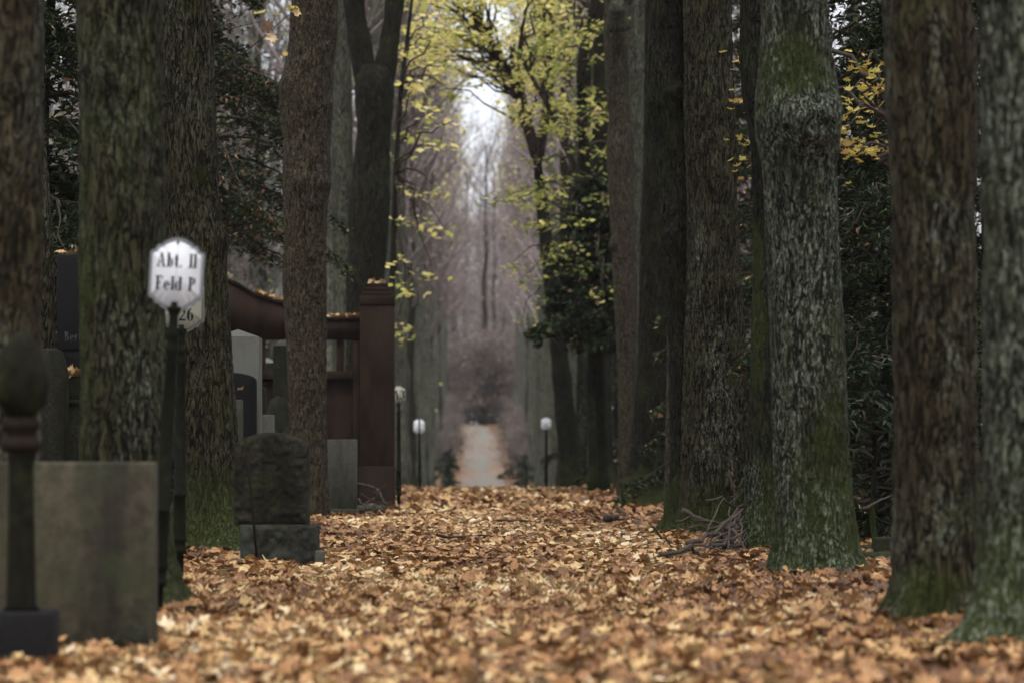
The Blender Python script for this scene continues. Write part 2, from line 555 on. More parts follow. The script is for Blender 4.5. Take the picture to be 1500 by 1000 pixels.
xs = np.unique(np.concatenate([np.linspace(-600, -60, 14), np.linspace(-60, -12, 20), np.linspace(-12, 12, 65), np.linspace(12, 60, 20), np.linspace(60, 600, 14)]))
ys = np.unique(np.concatenate([np.linspace(-60, 4, 12), np.linspace(4, 75, 150), np.linspace(75, 260, 80), np.linspace(260, 1200, 40)]))
ground = tag(grid_sheet(xs, ys, gz, 'ground', M['ground']), 'ground under the avenue, thickly covered in fallen maple leaves', 'ground', kind='structure')
path = tag(grid_sheet(np.linspace(-1.4, 1.4, 13), np.linspace(57, 262, 200), lambda x, y: gz(x, y) - 0.05 * (np.abs(x) / 1.4) ** 4, 'path', M['path'], 0.02, lambda y: -0.9 * np.clip((y - 165) / 55, 0, None) ** 2),
           'grey gravel path climbing the far slope between the tree rows', 'path', kind='structure')


# ------------------------------------------------------------------ trunks
def smooth_interp(z, zk, vk, w):
    s = 0
    for o in (-1, -0.5, 0, 0.5, 1):
        s = s + np.interp(z + o * w, zk, vk)
    return s / 5


def trunk_mesh(name, rows, d, seed, height=9.0, knots=(), flare=0.75, lobes=0.05, bark=33.0, depth=0.011, stretch=0.2,
               nfront=150, dz=0.014, top_taper=0.6, wander=0.25, spots=()):
    """rows: (photo y, left edge, right edge) of the outline at depth d; becomes a solid trunk round its own axis"""
    nfront, dz = int(nfront * 0.64), dz * 1.75
    s = d / F
    rows = sorted(rows, key=lambda r: -r[0])
    zk = np.array([H + (CY - r[0]) * s for r in rows])
    cx = np.array([((r[1] + r[2]) / 2 - CX) * s for r in rows])
    rk = np.array([(r[2] - r[1]) / 2 * s for r in rows])
    ztop = zk[-1]
    r_rng = np.random.default_rng(seed)
    if height > ztop + 0.5:
        ex = np.linspace(ztop + 0.8, height, 5)
        wx = cx[-1] + np.cumsum(r_rng.normal(0, wander * 0.3, 5))
        zk, cx = np.concatenate([zk, ex]), np.concatenate([cx, wx])
        rk = np.concatenate([rk, rk[-1] * np.linspace(0.97, top_taper, 5)])
    x0 = cx[0]
    g = gz1(x0, d)
    zlist = [np.arange(g - 0.12, min(ztop + 0.5, height), dz)]
    if height > ztop + 0.5:
        zlist.append(np.arange(ztop + 0.5, height, 0.12))
    z = np.concatenate(zlist)
    th = np.concatenate([np.linspace(-math.radians(112), math.radians(112), nfront) - math.pi / 2,
                         np.linspace(math.radians(112), math.radians(248), max(12, nfront // 5))[1:-1] - math.pi / 2])
    nt, nz = len(th), len(z)
    C = smooth_interp(z, zk, cx, 0.08)
    R = np.maximum(0.02, smooth_interp(z, zk, rk, 0.06))
    yw = np.cumsum(r_rng.normal(0, 0.004, nz)) * 0.25
    yw -= yw[0]
    TH, ZZ = np.meshgrid(th, z)
    RR = np.repeat(R[:, None], nt, 1)
    R0 = float(np.median(R))
    base = np.stack([np.cos(TH) * R0, np.sin(TH) * R0, ZZ], -1).reshape(-1, 3)
    zz = ZZ.ravel()
    rr = RR.ravel().copy()
    # bulky lobes
    lob = fbm(base * np.array([3.2, 3.2, 1.1]), seed, 3) - 0.5
    rr *= 1 + lob * 2 * lobes
    # root flare in ribs
    hz = np.clip(zz - g, 0, None)
    ph = r_rng.uniform(0, 6)
    rib = 0.5 + 0.5 * np.cos(TH.ravel() * r_rng.integers(4, 7) + ph) * vnoise(base * 4, seed + 5)
    rr *= 1 + flare * (np.exp(-hz / 0.12) + 0.35 * np.exp(-hz / 0.4)) * rib
    # bark with furrows; they swing round the knots
    q = base.copy()
    for (kpx, kpy, ks, ka) in knots:
        kz = H + (CY - kpy) * s
        ci = float(np.interp(kz, z, C)); ri = float(np.interp(kz, z, R))
        sx = np.clip(((kpx - CX) * s - ci) / ri, -0.98, 0.98)
        kth = math.asin(sx) - math.pi / 2
        du = (np.angle(np.exp(1j * (TH.ravel() - kth)))) * R0
        dv = zz - kz
        rad = np.sqrt(du ** 2 + (dv * 0.9) ** 2) / (ks * s)
        gs = np.exp(-rad ** 2 * 1.3)
        rr += ka * s * (gs - 0.55 * np.exp(-(rad * 3.2) ** 2)) + ka * s * 0.08 * np.cos(rad * 11) * np.exp(-rad ** 2)
        q[:, 2] += gs * du * 3.2
        q[:, 0] += gs * dv * 0.7
    q = q + 0.035 * (np.stack([fbm(base * 5 + 9, seed + 1, 2), fbm(base * 5 + 31, seed + 2, 2), fbm(base * 3.5 + 57, seed + 3, 2)], -1) - 0.5) * np.array([1.6, 1.6, 4.0])
    n1 = np.abs(2 * vnoise(q * np.array([bark, bark, bark * stretch]), seed + 11) - 1)
    n2 = np.abs(2 * vnoise(q * np.array([bark * 1.9, bark * 1.9, bark * 1.9 * stretch * 1.3]) + 5, seed + 12) - 1)
    f1 = 1 - np.clip(n1 / 0.5, 0, 1) ** 0.7
    f2 = 1 - np.clip(n2 / 0.4, 0, 1)
    dep = 1.9 * depth * (0.6 + 0.8 * vnoise(base * 2.3, seed + 4))
    rr += -dep * 0.6 * f1 - dep * 0.3 * f2 + depth * 0.2
    V = np.stack([np.repeat(C, nt) - x0 + rr * np.cos(TH.ravel()), np.repeat(yw, nt) + rr * np.sin(TH.ravel()), zz - g], -1)
    msk = np.zeros(len(zz))
    wob = (fbm(base * 9, seed + 31, 3) - 0.5) * 1.6
    for (spx, spy, sx_, sy_, am) in spots:       # moss (+) and lichen (-) that grow in particular places
        u = (V[:, 0] + x0 - (spx - CX) * s) / (sx_ * s)
        w_ = (zz - (H + (CY - spy) * s)) / (sy_ * s)
        msk += am * np.exp(-np.clip(u * u + w_ * w_ + wob, 0, 9)) * (np.sin(TH.ravel()) < 0.3)
    i = np.arange(nz - 1)[:, None] * nt
    j = np.arange(nt)[None]
    j2 = (j + 1) % nt
    Q = np.stack([i + j, i + j2, i + nt + j2, i + nt + j], -1).reshape(-1, 4)
    mb = MB()
    mb.add(V, Q=Q, rnd=np.clip(msk, -1, 1))
    top = np.array([C[-1] - x0, yw[-1], z[-1] - g, R[-1]])
    return mb.mesh(name, True), (x0, d, g), top


# ------------------------------------------------------------------ crowns
def rot_to(v, ang, az):
    v = v / np.linalg.norm(v)
    a = np.cross(v, [0, 0, 1.0] if abs(v[2]) < 0.9 else [1.0, 0, 0])
    a /= np.linalg.norm(a)
    b = np.cross(v, a)
    w = math.cos(az) * a + math.sin(az) * b
    return v * math.cos(ang) + w * math.sin(ang)


def grow(mb, rg, p, dr, length, rad, level, tips, k=5, up=0.15, spread=0.75, lane=None):
    n = 5 if level > 0 else 3
    pts = [np.array(p, float)]
    d_ = np.array(dr, float)
    for _ in range(n):
        d_ = d_ + rg.normal(0, 0.13, 3) + np.array([0, 0, up * 0.3])
        d_ /= np.linalg.norm(d_)
        pts.append(pts[-1] + d_ * length / n)
    pts = np.array(pts)
    if lane is not None and (pts[-1][0] < lane or pts[2][0] < lane):
        return
    mb.tube(pts, np.linspace(rad, rad * 0.45, n + 1), k if level > 0 else 3, cap=False, rnd=rg.random())
    if level == 0:
        tips.append((pts[-1], d_))
        tips.append((pts[1], d_))
        return
    m = {3: 5, 2: 5, 1: 6}.get(level, 5)
    for c in range(m):
        f = 0.3 + 0.7 * (c + rg.random() * 0.6) / m
        f = min(f, 1.0)
        q = pts[0] + 0 * d_
        idx = f * n
        i0 = min(int(idx), n - 1)
        q = pts[i0] + (pts[i0 + 1] - pts[i0]) * (idx - i0)
        nd = rot_to(d_, spread * rg.uniform(0.6, 1.25), rg.uniform(0, 6.28))
        grow(mb, rg, q, nd, length * rg.uniform(0.45, 0.65), rad * 0.42, level - 1, tips, max(3, k - 1), up, spread, lane)


MAPLE = np.array([(0, -0.42), (0.1, -0.3), (0.34, -0.36), (0.27, -0.16), (0.52, -0.02), (0.34, 0.06), (0.42, 0.3), (0.2, 0.22), (0.0, 0.56),
                  (-0.2, 0.22), (-0.42, 0.3), (-0.34, 0.06), (-0.52, -0.02), (-0.27, -0.16), (-0.34, -0.36), (-0.1, -0.3)])
SIMPLE = np.array([(0, -0.42), (0.34, -0.25), (0.46, 0.05), (0.2, 0.2), (0, 0.5), (-0.2, 0.2), (-0.46, 0.05), (-0.34, -0.25)])
BLADE = np.array([(0, -0.5), (0.13, -0.1), (0.1, 0.25), (0, 0.5), (-0.1, 0.25), (-0.13, -0.1)])


def leaf_template(outline, curl, seed):
    rg = np.random.default_rng(seed)
    P = outline
    r = np.linalg.norm(P, axis=1)
    z = curl * (r ** 2) * rg.uniform(0.4, 1.6, len(P)) * np.sign(rg.normal(0.35, 1)) + rg.normal(0, 0.05, len(P))
    z = z + curl * 0.7 * P[:, 1] * rg.normal(0, 1)
    V = np.concatenate([np.column_stack([P, z]), [[0, 0, 0]]])
    n = len(P)
    T = np.array([(n, i, (i + 1) % n) for i in range(n)])
    return V, T


def scatter_leaves(mb, pos, size, tilt, temps, rg, rnd=None, normal=None, stretch=1.0):
    """many leaves at once: pos (N,3), size (N,), tilt = spread of the leaf's slope"""
    N = len(pos)
    which = rg.integers(0, len(temps), N)
    az = rg.uniform(0, 2 * math.pi, N)
    ta = np.abs(rg.normal(0, tilt, N))
    tz = rg.uniform(0, 2 * math.pi, N)
    rnd = rg.random(N) if rnd is None else rnd
    for w, (TV, TT) in enumerate(temps):
        ii = np.where(which == w)[0]
        if not len(ii):
            continue
        a, t, z = az[ii], ta[ii], tz[ii]
        V = TV[None] * size[ii][:, None, None] * np.array([1, stretch, 1])
        ca, sa = np.cos(a)[:, None], np.sin(a)[:, None]
        x, y = V[..., 0] * ca - V[..., 1] * sa, V[..., 0] * sa + V[..., 1] * ca
        zc = V[..., 2]
        cz, sz = np.cos(z)[:, None], np.sin(z)[:, None]
        u, v = x * cz + y * sz, -x * sz + y * cz
        ct, st = np.cos(t)[:, None], np.sin(t)[:, None]
        u, zc = u * ct - zc * st, u * st + zc * ct
        x, y = u * cz - v * sz, u * sz + v * cz
        P = np.stack([x, y, zc], -1) + pos[ii][:, None]
        nv = len(TV)
        T = TT[None] + (np.arange(len(ii)) * nv)[:, None, None]
        mb.add(P.reshape(-1, 3), T.reshape(-1, 3), rnd=np.repeat(rnd[ii], nv))


T_MAPLE = [leaf_template(MAPLE, c, i) for i, c in enumerate((0.25, 0.5, 0.8, 0.35, 0.6, 1.0))]
T_SIMPLE = [leaf_template(SIMPLE, c, i + 20) for i, c in enumerate((0.2, 0.5, 0.8, 0.35))]
T_BLADE = [(np.array([(0, -0.5, 0), (0.13, 0.0, 0.04 + 0.1 * i), (0, 0.5, -0.1 * i), (-0.13, 0.0, 0.03 + 0.1 * i)]), np.array([(0, 1, 2), (0, 2, 3)])) for i in range(3)]
T_OVAL = [leaf_template(np.array([(0, -0.45), (0.3, -0.05), (0, 0.5), (-0.3, -0.05)]), c, 60 + i) for i, c in enumerate((0.3, 0.6))]
FIVE = np.array([(0.12, -0.42), (0.48, 0.02), (0.02, 0.52), (-0.46, 0.1), (-0.22, -0.36)])
T_FIVE = [leaf_template(FIVE, c, i + 80) for i, c in enumerate((0.2, 0.5, 0.8, 0.35))]

# crowns that stand above the picture on the near trees
CROWNS = []
for v in range(3):
    rg = np.random.default_rng(100 + v)
    mb, tips = MB(), []
    for c in range(6):
        d0 = rot_to(np.array([0, 0, 1.0]), rg.uniform(0.35, 0.95), c * 1.05 + rg.uniform(-0.3, 0.3))
        grow(mb, rg, (0, 0, -0.3 - 0.4 * (c % 2)), d0, rg.uniform(4.0, 6.0), 0.085, 2, tips)
    tp = np.array([t[0] for t in tips])
    lm = MB()
    sel = rg.choice(len(tp), min(len(tp), 420), replace=False)
    pp = tp[sel] + rg.normal(0, 0.15, (len(sel), 3))
    scatter_leaves(lm, pp, rg.uniform(0.08, 0.15, len(pp)), 0.5, T_SIMPLE, rg)
    CROWNS.append((mb.mesh('branches', False), lm.mesh('crown', False)))
    CROWNS[-1][0].materials.append(M['twig_dark'])
    CROWNS[-1][1].materials.append(M['yellow_leaf'])

_cn = [0]


def near_tree(rows, d, seed, mat, label, crown=True, group=None, **kw):
    me, loc, top = trunk_mesh('trunk', rows, d, seed, **kw)
    t = empty('avenue_tree', loc, label, 'tree', group)
    obj('trunk', me, mat, t)
    if crown:
        b, l = CROWNS[_cn[0] % 3]
        _cn[0] += 1
        for nm, m in (('branches', b), ('crown', l)):
            o = obj(nm, m, None, t, (top[0], top[1], top[2]))
            o.rotation_euler = (0, 0, seed * 1.7)
    TREES_AT.append((loc[0], loc[1], top[3]))
    return t


near_tree([(0, -60, 66), (200, -58, 62), (300, -56, 61), (450, -56, 58), (600, -56, 58), (700, -58, 60), (940, -66, 66)], 11.9, 1, M['bark_brown'],
          'brown tree trunk behind the mossy finial post and sandstone slab', bark=26, depth=0.014, nfront=110, dz=0.018, knots=[(30, 240, 30, 12), (20, 120, 40, 10)])
near_tree([(0, 36, 66), (200, 40, 66), (300, 42, 75), (400, 42, 80), (540, 42, 84), (825, 36, 92)], 20.3, 2, M['bark_maple'],
          'slender rough tree trunk beside the black inscribed gravestone', nfront=90, dz=0.018)
near_tree([(0, 112, 238), (150, 118, 242), (300, 116, 243), (450, 116, 243), (600, 120, 243), (680, 118, 243), (800, 112, 252), (860, 108, 258), (905, 95, 270)], 13.9, 3, M['bark_green'],
          'thick greenish tree trunk between the black gravestone and the white sign', bark=30, depth=0.012, flare=0.7, nfront=150, dz=0.016, knots=[(160, 120, 36, 10), (215, 330, 24, 6)], spots=[(128, 420, 14, 220, 0.7), (205, 560, 25, 90, -0.8), (170, 450, 20, 60, -0.5)])
near_tree([(0, 222, 312), (100, 224, 315), (200, 226, 318), (300, 230, 323), (350, 234, 332), (400, 240, 334), (480, 246, 339), (600, 252, 345), (700, 258, 351), (760, 254, 363), (790, 250, 370), (815, 244, 380)], 21.4, 4, M['bark_maple'],
          'furrowed tree trunk with mossy foot behind the white sign posts', bark=34, depth=0.012, flare=0.75, nfront=190, dz=0.012, stretch=0.24,
          knots=[(300, 240, 26, 6), (331, 352, 14, 9), (280, 190, 30, 4)], spots=[(330, 790, 60, 50, 0.9)])
near_tree([(0, 428, 497), (30, 425, 496), (60, 424, 494), (100, 417, 490), (130, 410, 489), (160, 412, 488), (200, 416, 484), (270, 412, 485), (300, 414, 480), (350, 416, 478),
           (420, 414, 479), (520, 419, 479), (600, 423, 478), (700, 428, 480), (745, 428, 483), (765, 425, 486)], 32, 5, M['bark_rust'],
          'reddish brown knobbly tree trunk in front of the dark red enclosure', bark=27, depth=0.012, flare=0.12, nfront=150, dz=0.018, stretch=0.35, lobes=0.07,
          knots=[(452, 97, 8, 6), (418, 125, 14, 6), (484, 155, 9, 5), (441, 270, 9, 6), (478, 270, 9, 6), (450, 205, 8, 4), (456, 300, 6, 4)])
tl = near_tree([(86, 540, 556), (96, 532, 564), (110, 522, 574), (130, 519, 578), (200, 523, 574), (270, 514, 572), (300, 509, 572), (350, 511, 569), (430, 505, 560), (560, 506, 556), (735, 498, 562)], 45, 6, M['bark_dark'],
               'dark mossy forked tree rising behind the dark red enclosure', crown=False, height=6.9, bark=24, depth=0.016, nfront=100, dz=0.03, lobes=0.1)
for pts, r in (([(546, 185), (532, 95), (520, 20), (510, -80), (480, -300), (440, -520)], (0.15, 0.2, 0.17, 0.15, 0.12, 0.08)),
               ([(550, 185), (565, 95), (576, 20), (586, -80), (608, -300), (600, -520)], (0.15, 0.185, 0.15, 0.13, 0.1, 0.07))):
    P = np.array([W(x, y, 45) for x, y in pts]) - np.array(tl.location)
    b = MB()
    zz = np.linspace(0, 1, 24)
    PP = np.stack([np.interp(zz, np.linspace(0, 1, 6), P[:, k]) for k in range(3)], -1)
    PP[:, 1] += 0.1 * np.sin(zz * 5)
    b.tube(PP, np.interp(zz, np.linspace(0, 1, 6), r) * (1 + 0.08 * rng.normal(0, 1, 24)), 20)
    b.build('limb', M['bark_dark'], tl, True)
near_tree([(0, 480, 513), (250, 486, 518), (430, 488, 521), (730, 484, 526)], 52, 7, M['bark_grey'], 'pale trunk standing behind the forked mossy tree', nfront=50, dz=0.05, bark=20, height=11)

near_tree([(0, 1434, 1590), (300, 1437, 1592), (500, 1440, 1596), (800, 1438, 1598), (900, 1434, 1602), (955, 1428, 1612)], 11.1, 8, M['bark_lichen'],
          'lichen-green tree trunk, the nearest of the row beside the path', bark=26, depth=0.014, nfront=110, dz=0.018, spots=[(1480, 200, 50, 180, -0.8), (1485, 520, 40, 150, -0.9), (1460, 850, 40, 80, 0.7)])
near_tree([(0, 1297, 1424), (60, 1297, 1432), (150, 1297, 1430), (300, 1304, 1430), (500, 1306, 1430), (700, 1307, 1432), (850, 1312, 1436), (925, 1306, 1444)], 12.6, 9, M['bark_brown'],
          'brown tree trunk with grey lichen blotches in the row by the path', bark=26, depth=0.013, nfront=130, dz=0.016, lobes=0.08, knots=[(1330, 60, 40, 9), (1350, 520, 36, 6)], spots=[(1362, 90, 12, 45, -0.9), (1372, 320, 18, 50, -0.7), (1385, 540, 14, 60, -0.8), (1375, 760, 34, 80, -0.8), (1370, 860, 50, 40, 0.6)])
near_tree([(0, 1113, 1212), (60, 1112, 1214), (100, 1110, 1220), (140, 1105, 1230), (190, 1103, 1232), (240, 1115, 1225), (350, 1120, 1228), (500, 1128, 1236), (600, 1130, 1240), (700, 1134, 1245), (800, 1135, 1256), (850, 1132, 1264)],
          17.5, 10, M['bark_lichen'], 'pale lichened tree trunk with a big dark burr and mossy collar', bark=34, depth=0.01, flare=0.3, nfront=200, dz=0.011, stretch=0.26,
          knots=[(1184, 192, 34, 36), (1140, 172, 22, 9), (1218, 160, 18, 10)],
          spots=[(1145, 120, 60, 40, 1.3), (1185, 158, 30, 22, -1), (1200, 330, 22, 90, -0.8), (1165, 430, 40, 120, -0.9), (1150, 640, 22, 90, -0.9), (1215, 640, 30, 120, 0.6), (1200, 800, 60, 60, 0.7)])
near_tree([(0, 1085, 1150), (100, 1083, 1150), (150, 1088, 1155), (200, 1098, 1160), (300, 1102, 1165), (450, 1101, 1165), (600, 1097, 1165), (700, 1092, 1163), (780, 1088, 1160), (815, 1084, 1168)],
          21.8, 11, M['bark_dark'], 'mossy tree trunk between the brushwood pile and the burred trunk', bark=34, depth=0.01, nfront=140, dz=0.014, flare=0.25, spots=[(1108, 480, 14, 160, 0.7), (1100, 740, 20, 80, -0.9)])
# twin trunk grown together
tw = near_tree([(0, 1000, 1073), (200, 1003, 1077), (300, 1006, 1080), (420, 1005, 1087), (550, 1000, 1092), (650, 998, 1094), (750, 996, 1096), (790, 990, 1102)], 26, 12, M['bark_maple'],
               'massive twin trunk grown together behind the brushwood pile', bark=33, depth=0.014, nfront=190, dz=0.013, stretch=0.24, flare=0.2,
               knots=[(1045, 150, 30, 4), (1050, 260, 22, 6), (1030, 540, 12, 6), (1060, 420, 16, 4)], spots=[(1048, 570, 14, 70, -1), (1068, 650, 8, 60, -0.9), (1030, 640, 8, 40, -0.8), (1020, 370, 8, 50, -0.6)])
me, loc, top = trunk_mesh('trunk', [(0, 953, 1012), (70, 948, 1010), (120, 943, 1010), (150, 944, 1012), (190, 956, 1014), (280, 966, 1024), (400, 975, 1034), (550, 980, 1044), (700, 982, 1046), (785, 977, 1050)],
                          26.25, 13, bark=33, depth=0.014, nfront=170, dz=0.013, stretch=0.24, knots=[(988, 140, 14, 13), (980, 352, 16, 10)])
obj('trunk', me, M['bark_dark'], tw, tuple(np.array(loc) - np.array(tw.location)))
near_tree([(0, 945, 985), (240, 942, 990), (330, 938, 985), (500, 934, 985), (600, 928, 984), (700, 920, 986), (745, 914, 994)], 38, 14, M['bark_dark'],
          'dark straight trunk just beyond the massive twin trunk', bark=28, depth=0.014, nfront=120, dz=0.024)
near_tree([(300, 985, 1008), (500, 977, 1005), (600, 975, 1003), (772, 972, 1004)], 29, 15, M['bark_rust'], 'thin bare brown trunk tucked behind the massive twin trunk', nfront=70, dz=0.02, depth=0.006, flare=0.1)
rt = near_tree([(0, 886, 918), (60, 884, 921), (150, 888, 924), (175, 891, 926), (220, 888, 930), (300, 893, 930), (350, 895, 931), (450, 900, 934), (560, 905, 932), (660, 905, 930), (735, 902, 936)], 43, 16, M['bark_rust'],
               'greyish brown trunk with a sawn limb stub, near the holly', bark=20, depth=0.01, nfront=100, dz=0.024, lobes=0.1, flare=0.12, knots=[(897, 360, 8, 7), (920, 180, 8, -5)])
b = MB()
P = np.array([W(906, 44, 42.6), W(905, 30, 42.55), W(904, 16, 42.45), W(904, 8, 42.3)]) - np.array(rt.location)
b.tube(P, (0.2, 0.17, 0.14, 0.12), 14)
b.build('limb_stub', M['bark_grey'], rt, True)
near_tree([(0, 915, 945), (200, 922, 945), (500, 924, 946), (730, 918, 950)], 48.5, 17, M['bark_grey'], 'grey trunk standing behind the trunk with the sawn stub', nfront=60, dz=0.04, bark=20)
near_tree([(0, 868, 893), (300, 868, 894), (500, 868, 895), (715, 864, 899)], 56, 18, M['bark_dark'], 'dark trunk beneath the holly beside the leafy bank', nfront=60, dz=0.05, bark=20, depth=0.014, height=12)

near_tree([(0, 846, 866), (300, 847, 867), (500, 846, 868), (706, 840, 872)], 63, 19, M['bark_dark'], 'dark trunk with pale streaks just beyond the holly', nfront=50, dz=0.06, bark=20, depth=0.014, height=13, spots=[(852, 620, 5, 50, -1), (856, 520, 4, 30, -0.8)])
near_tree([(0, 820, 838), (300, 820, 838), (500, 819, 839), (706, 815, 843)], 71, 20, M['bark_maple'], 'slim dark trunk beyond the holly, beside the small white sign', nfront=50, dz=0.06, bark=20, depth=0.014, height=14)

# ------------------------------------------------------------------ trees farther off: a few kinds, copied
def tree_kind(seed, height, rad, barkm, twigm, leafm, nleaf, low=0.3, nb=13, level=2, leafsize=0.13, reach=0.22, lane=None):
    rg = np.random.default_rng(seed)
    z = np.linspace(-0.2, height, 46)
    cxy = np.cumsum(rg.normal(0, 0.035, (46, 2)), 0)
    cxy -= cxy[0]
    k = 22
    a = np.arange(k) * 2 * math.pi / k
    R = rad * (1 - 0.8 * np.clip(z / height, 0, 1) ** 1.1) * (1 + 0.5 * np.exp(-np.clip(z, 0, 9) / 0.25))
    A, Z = np.meshgrid(a, z)
    rr = R[:, None] * (1 + 0.22 * (fbm(np.stack([np.cos(A) * 2, np.sin(A) * 2, Z * 0.7], -1).reshape(-1, 3), seed, 3).reshape(A.shape) - 0.5))
    V = np.stack([cxy[:, :1] + rr * np.cos(A), cxy[:, 1:] + rr * np.sin(A), Z], -1).reshape(-1, 3)
    i = np.arange(45)[:, None] * k
    j = np.arange(k)[None]
    Q = np.stack([i + j, i + (j + 1) % k, i + k + (j + 1) % k, i + k + j], -1).reshape(-1, 4)
    tm = MB().add(V, Q=Q).mesh('trunk', True)
    tm.materials.append(barkm)
    bm, tips = MB(), []
    for c in range(nb):
        f = low + (0.97 - low) * (c + rg.random()) / nb
        zz = f * height
        p = (np.interp(zz, z, cxy[:, 0]), np.interp(zz, z, cxy[:, 1]), zz)
        d0 = rot_to(np.array([0, 0, 1.0]), rg.uniform(0.5, 1.25), rg.uniform(0, 6.28))
        grow(bm, rg, p, d0, height * reach * rg.uniform(0.6, 1.2) * (1.25 - 0.6 * f), rad * 0.26, level, tips, 4, 0.25, 0.7, lane)
    bmesh_ = bm.mesh('branches')
    bmesh_.materials.append(twigm)
    tp = np.array([t[0] for t in tips])
    lm = MB()
    sel = rg.integers(0, len(tp), nleaf)
    pp = tp[sel] + rg.normal(0, 0.22, (nleaf, 3))
    scatter_leaves(lm, pp, rg.uniform(0.7, 1.3, nleaf) * leafsize, 0.6, T_BLADE if leafsize < 0.1 else T_SIMPLE, rg)
    lme = lm.mesh('crown')
    lme.materials.append(leafm)
    return tm, bmesh_, lme


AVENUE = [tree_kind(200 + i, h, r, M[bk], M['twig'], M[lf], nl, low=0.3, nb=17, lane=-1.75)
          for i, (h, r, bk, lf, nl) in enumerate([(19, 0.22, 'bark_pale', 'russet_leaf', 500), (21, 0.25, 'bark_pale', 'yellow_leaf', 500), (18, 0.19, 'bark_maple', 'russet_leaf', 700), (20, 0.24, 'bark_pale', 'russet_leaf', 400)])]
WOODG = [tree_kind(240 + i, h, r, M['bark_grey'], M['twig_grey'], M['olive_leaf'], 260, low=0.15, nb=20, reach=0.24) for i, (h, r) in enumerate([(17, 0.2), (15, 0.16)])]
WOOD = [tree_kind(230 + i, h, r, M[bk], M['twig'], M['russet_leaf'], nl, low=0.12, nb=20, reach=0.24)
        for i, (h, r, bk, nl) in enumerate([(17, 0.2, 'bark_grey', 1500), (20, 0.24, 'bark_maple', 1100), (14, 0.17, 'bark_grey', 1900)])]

BUSH = [tree_kind(250 + i, 5.0, 0.07, M['bark_maple'], M['twig'], M['bush_leaf'], 2600, low=0.04, nb=22, reach=0.45) for i in range(2)]


def put_tree(kind, x, y, sc_, rz, name, label, group, z=None):
    t = empty(name, (x, y, gz1(x, y) if z is None else z), label, 'tree', group, rz=rz)
    t.scale = (sc_, sc_, sc_)
    for nm, me_ in zip(('trunk', 'branches', 'crown'), kind):
        obj(nm, me_, None, t)
    return t


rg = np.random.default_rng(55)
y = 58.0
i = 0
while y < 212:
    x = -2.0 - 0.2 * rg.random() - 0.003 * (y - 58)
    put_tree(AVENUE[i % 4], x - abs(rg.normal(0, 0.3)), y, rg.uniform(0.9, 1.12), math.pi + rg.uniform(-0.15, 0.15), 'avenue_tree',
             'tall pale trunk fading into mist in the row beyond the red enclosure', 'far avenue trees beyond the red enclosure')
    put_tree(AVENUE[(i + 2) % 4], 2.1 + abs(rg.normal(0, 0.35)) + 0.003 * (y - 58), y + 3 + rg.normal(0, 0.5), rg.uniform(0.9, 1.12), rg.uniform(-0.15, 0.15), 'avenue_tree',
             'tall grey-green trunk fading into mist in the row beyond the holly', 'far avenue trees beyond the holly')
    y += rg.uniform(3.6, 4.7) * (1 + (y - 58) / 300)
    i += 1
# the end of the avenue
for i in range(64):
    y = rg.uniform(222, 330)
    x = rg.uniform(-15, 15)
    put_tree(WOOD[i % 3], x, y, rg.uniform(1.05, 1.45), rg.uniform(0, 6.28), 'woodland_tree',
             'hazy russet tree closing the far end of the avenue', 'trees at the end of the avenue')
for i in range(40):
    y = rg.uniform(213, 240)
    x = rg.uniform(-9, 9)
    if y < 219 and abs(x) < 2.0:
        y += 8
    if i < 14:
        x, y = rg.uniform(-2.5, 2.5), rg.uniform(224, 250)
    t = put_tree(BUSH[i % 2], x, y, rg.uniform(0.8, 1.3), rg.uniform(0, 6.28), 'russet_bush', 'twiggy russet bush where the path passes over the far rise', 'bushes on the far rise')
    t['category'] = 'shrub'
for i in range(22):
    y = rg.uniform(140, 212)
    x = (1 if i % 2 else -1) * rg.uniform(1.75, 2.7)
    t = put_tree(BUSH[i % 2], x, y, rg.uniform(0.25, 0.5), rg.uniform(0, 6.28), 'russet_bush', 'low twiggy bush at the edge of the climbing path', 'bushes edging the climbing path')
    t['category'] = 'shrub'
# woodland behind the rows
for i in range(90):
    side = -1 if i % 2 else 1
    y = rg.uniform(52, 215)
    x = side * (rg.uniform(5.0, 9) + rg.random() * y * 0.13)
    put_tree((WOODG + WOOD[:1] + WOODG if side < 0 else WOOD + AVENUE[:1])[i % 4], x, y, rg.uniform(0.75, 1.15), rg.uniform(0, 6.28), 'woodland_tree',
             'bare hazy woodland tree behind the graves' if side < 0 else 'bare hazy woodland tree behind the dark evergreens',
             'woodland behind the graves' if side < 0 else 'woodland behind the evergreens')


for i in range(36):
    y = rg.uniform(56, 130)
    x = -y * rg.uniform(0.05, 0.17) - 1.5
    put_tree((WOODG + WOODG + WOOD[:1])[i % 5], x, y, rg.uniform(0.7, 1.1), rg.uniform(0, 6.28), 'woodland_tree', 'bare hazy woodland tree behind the graves', 'woodland behind the graves')
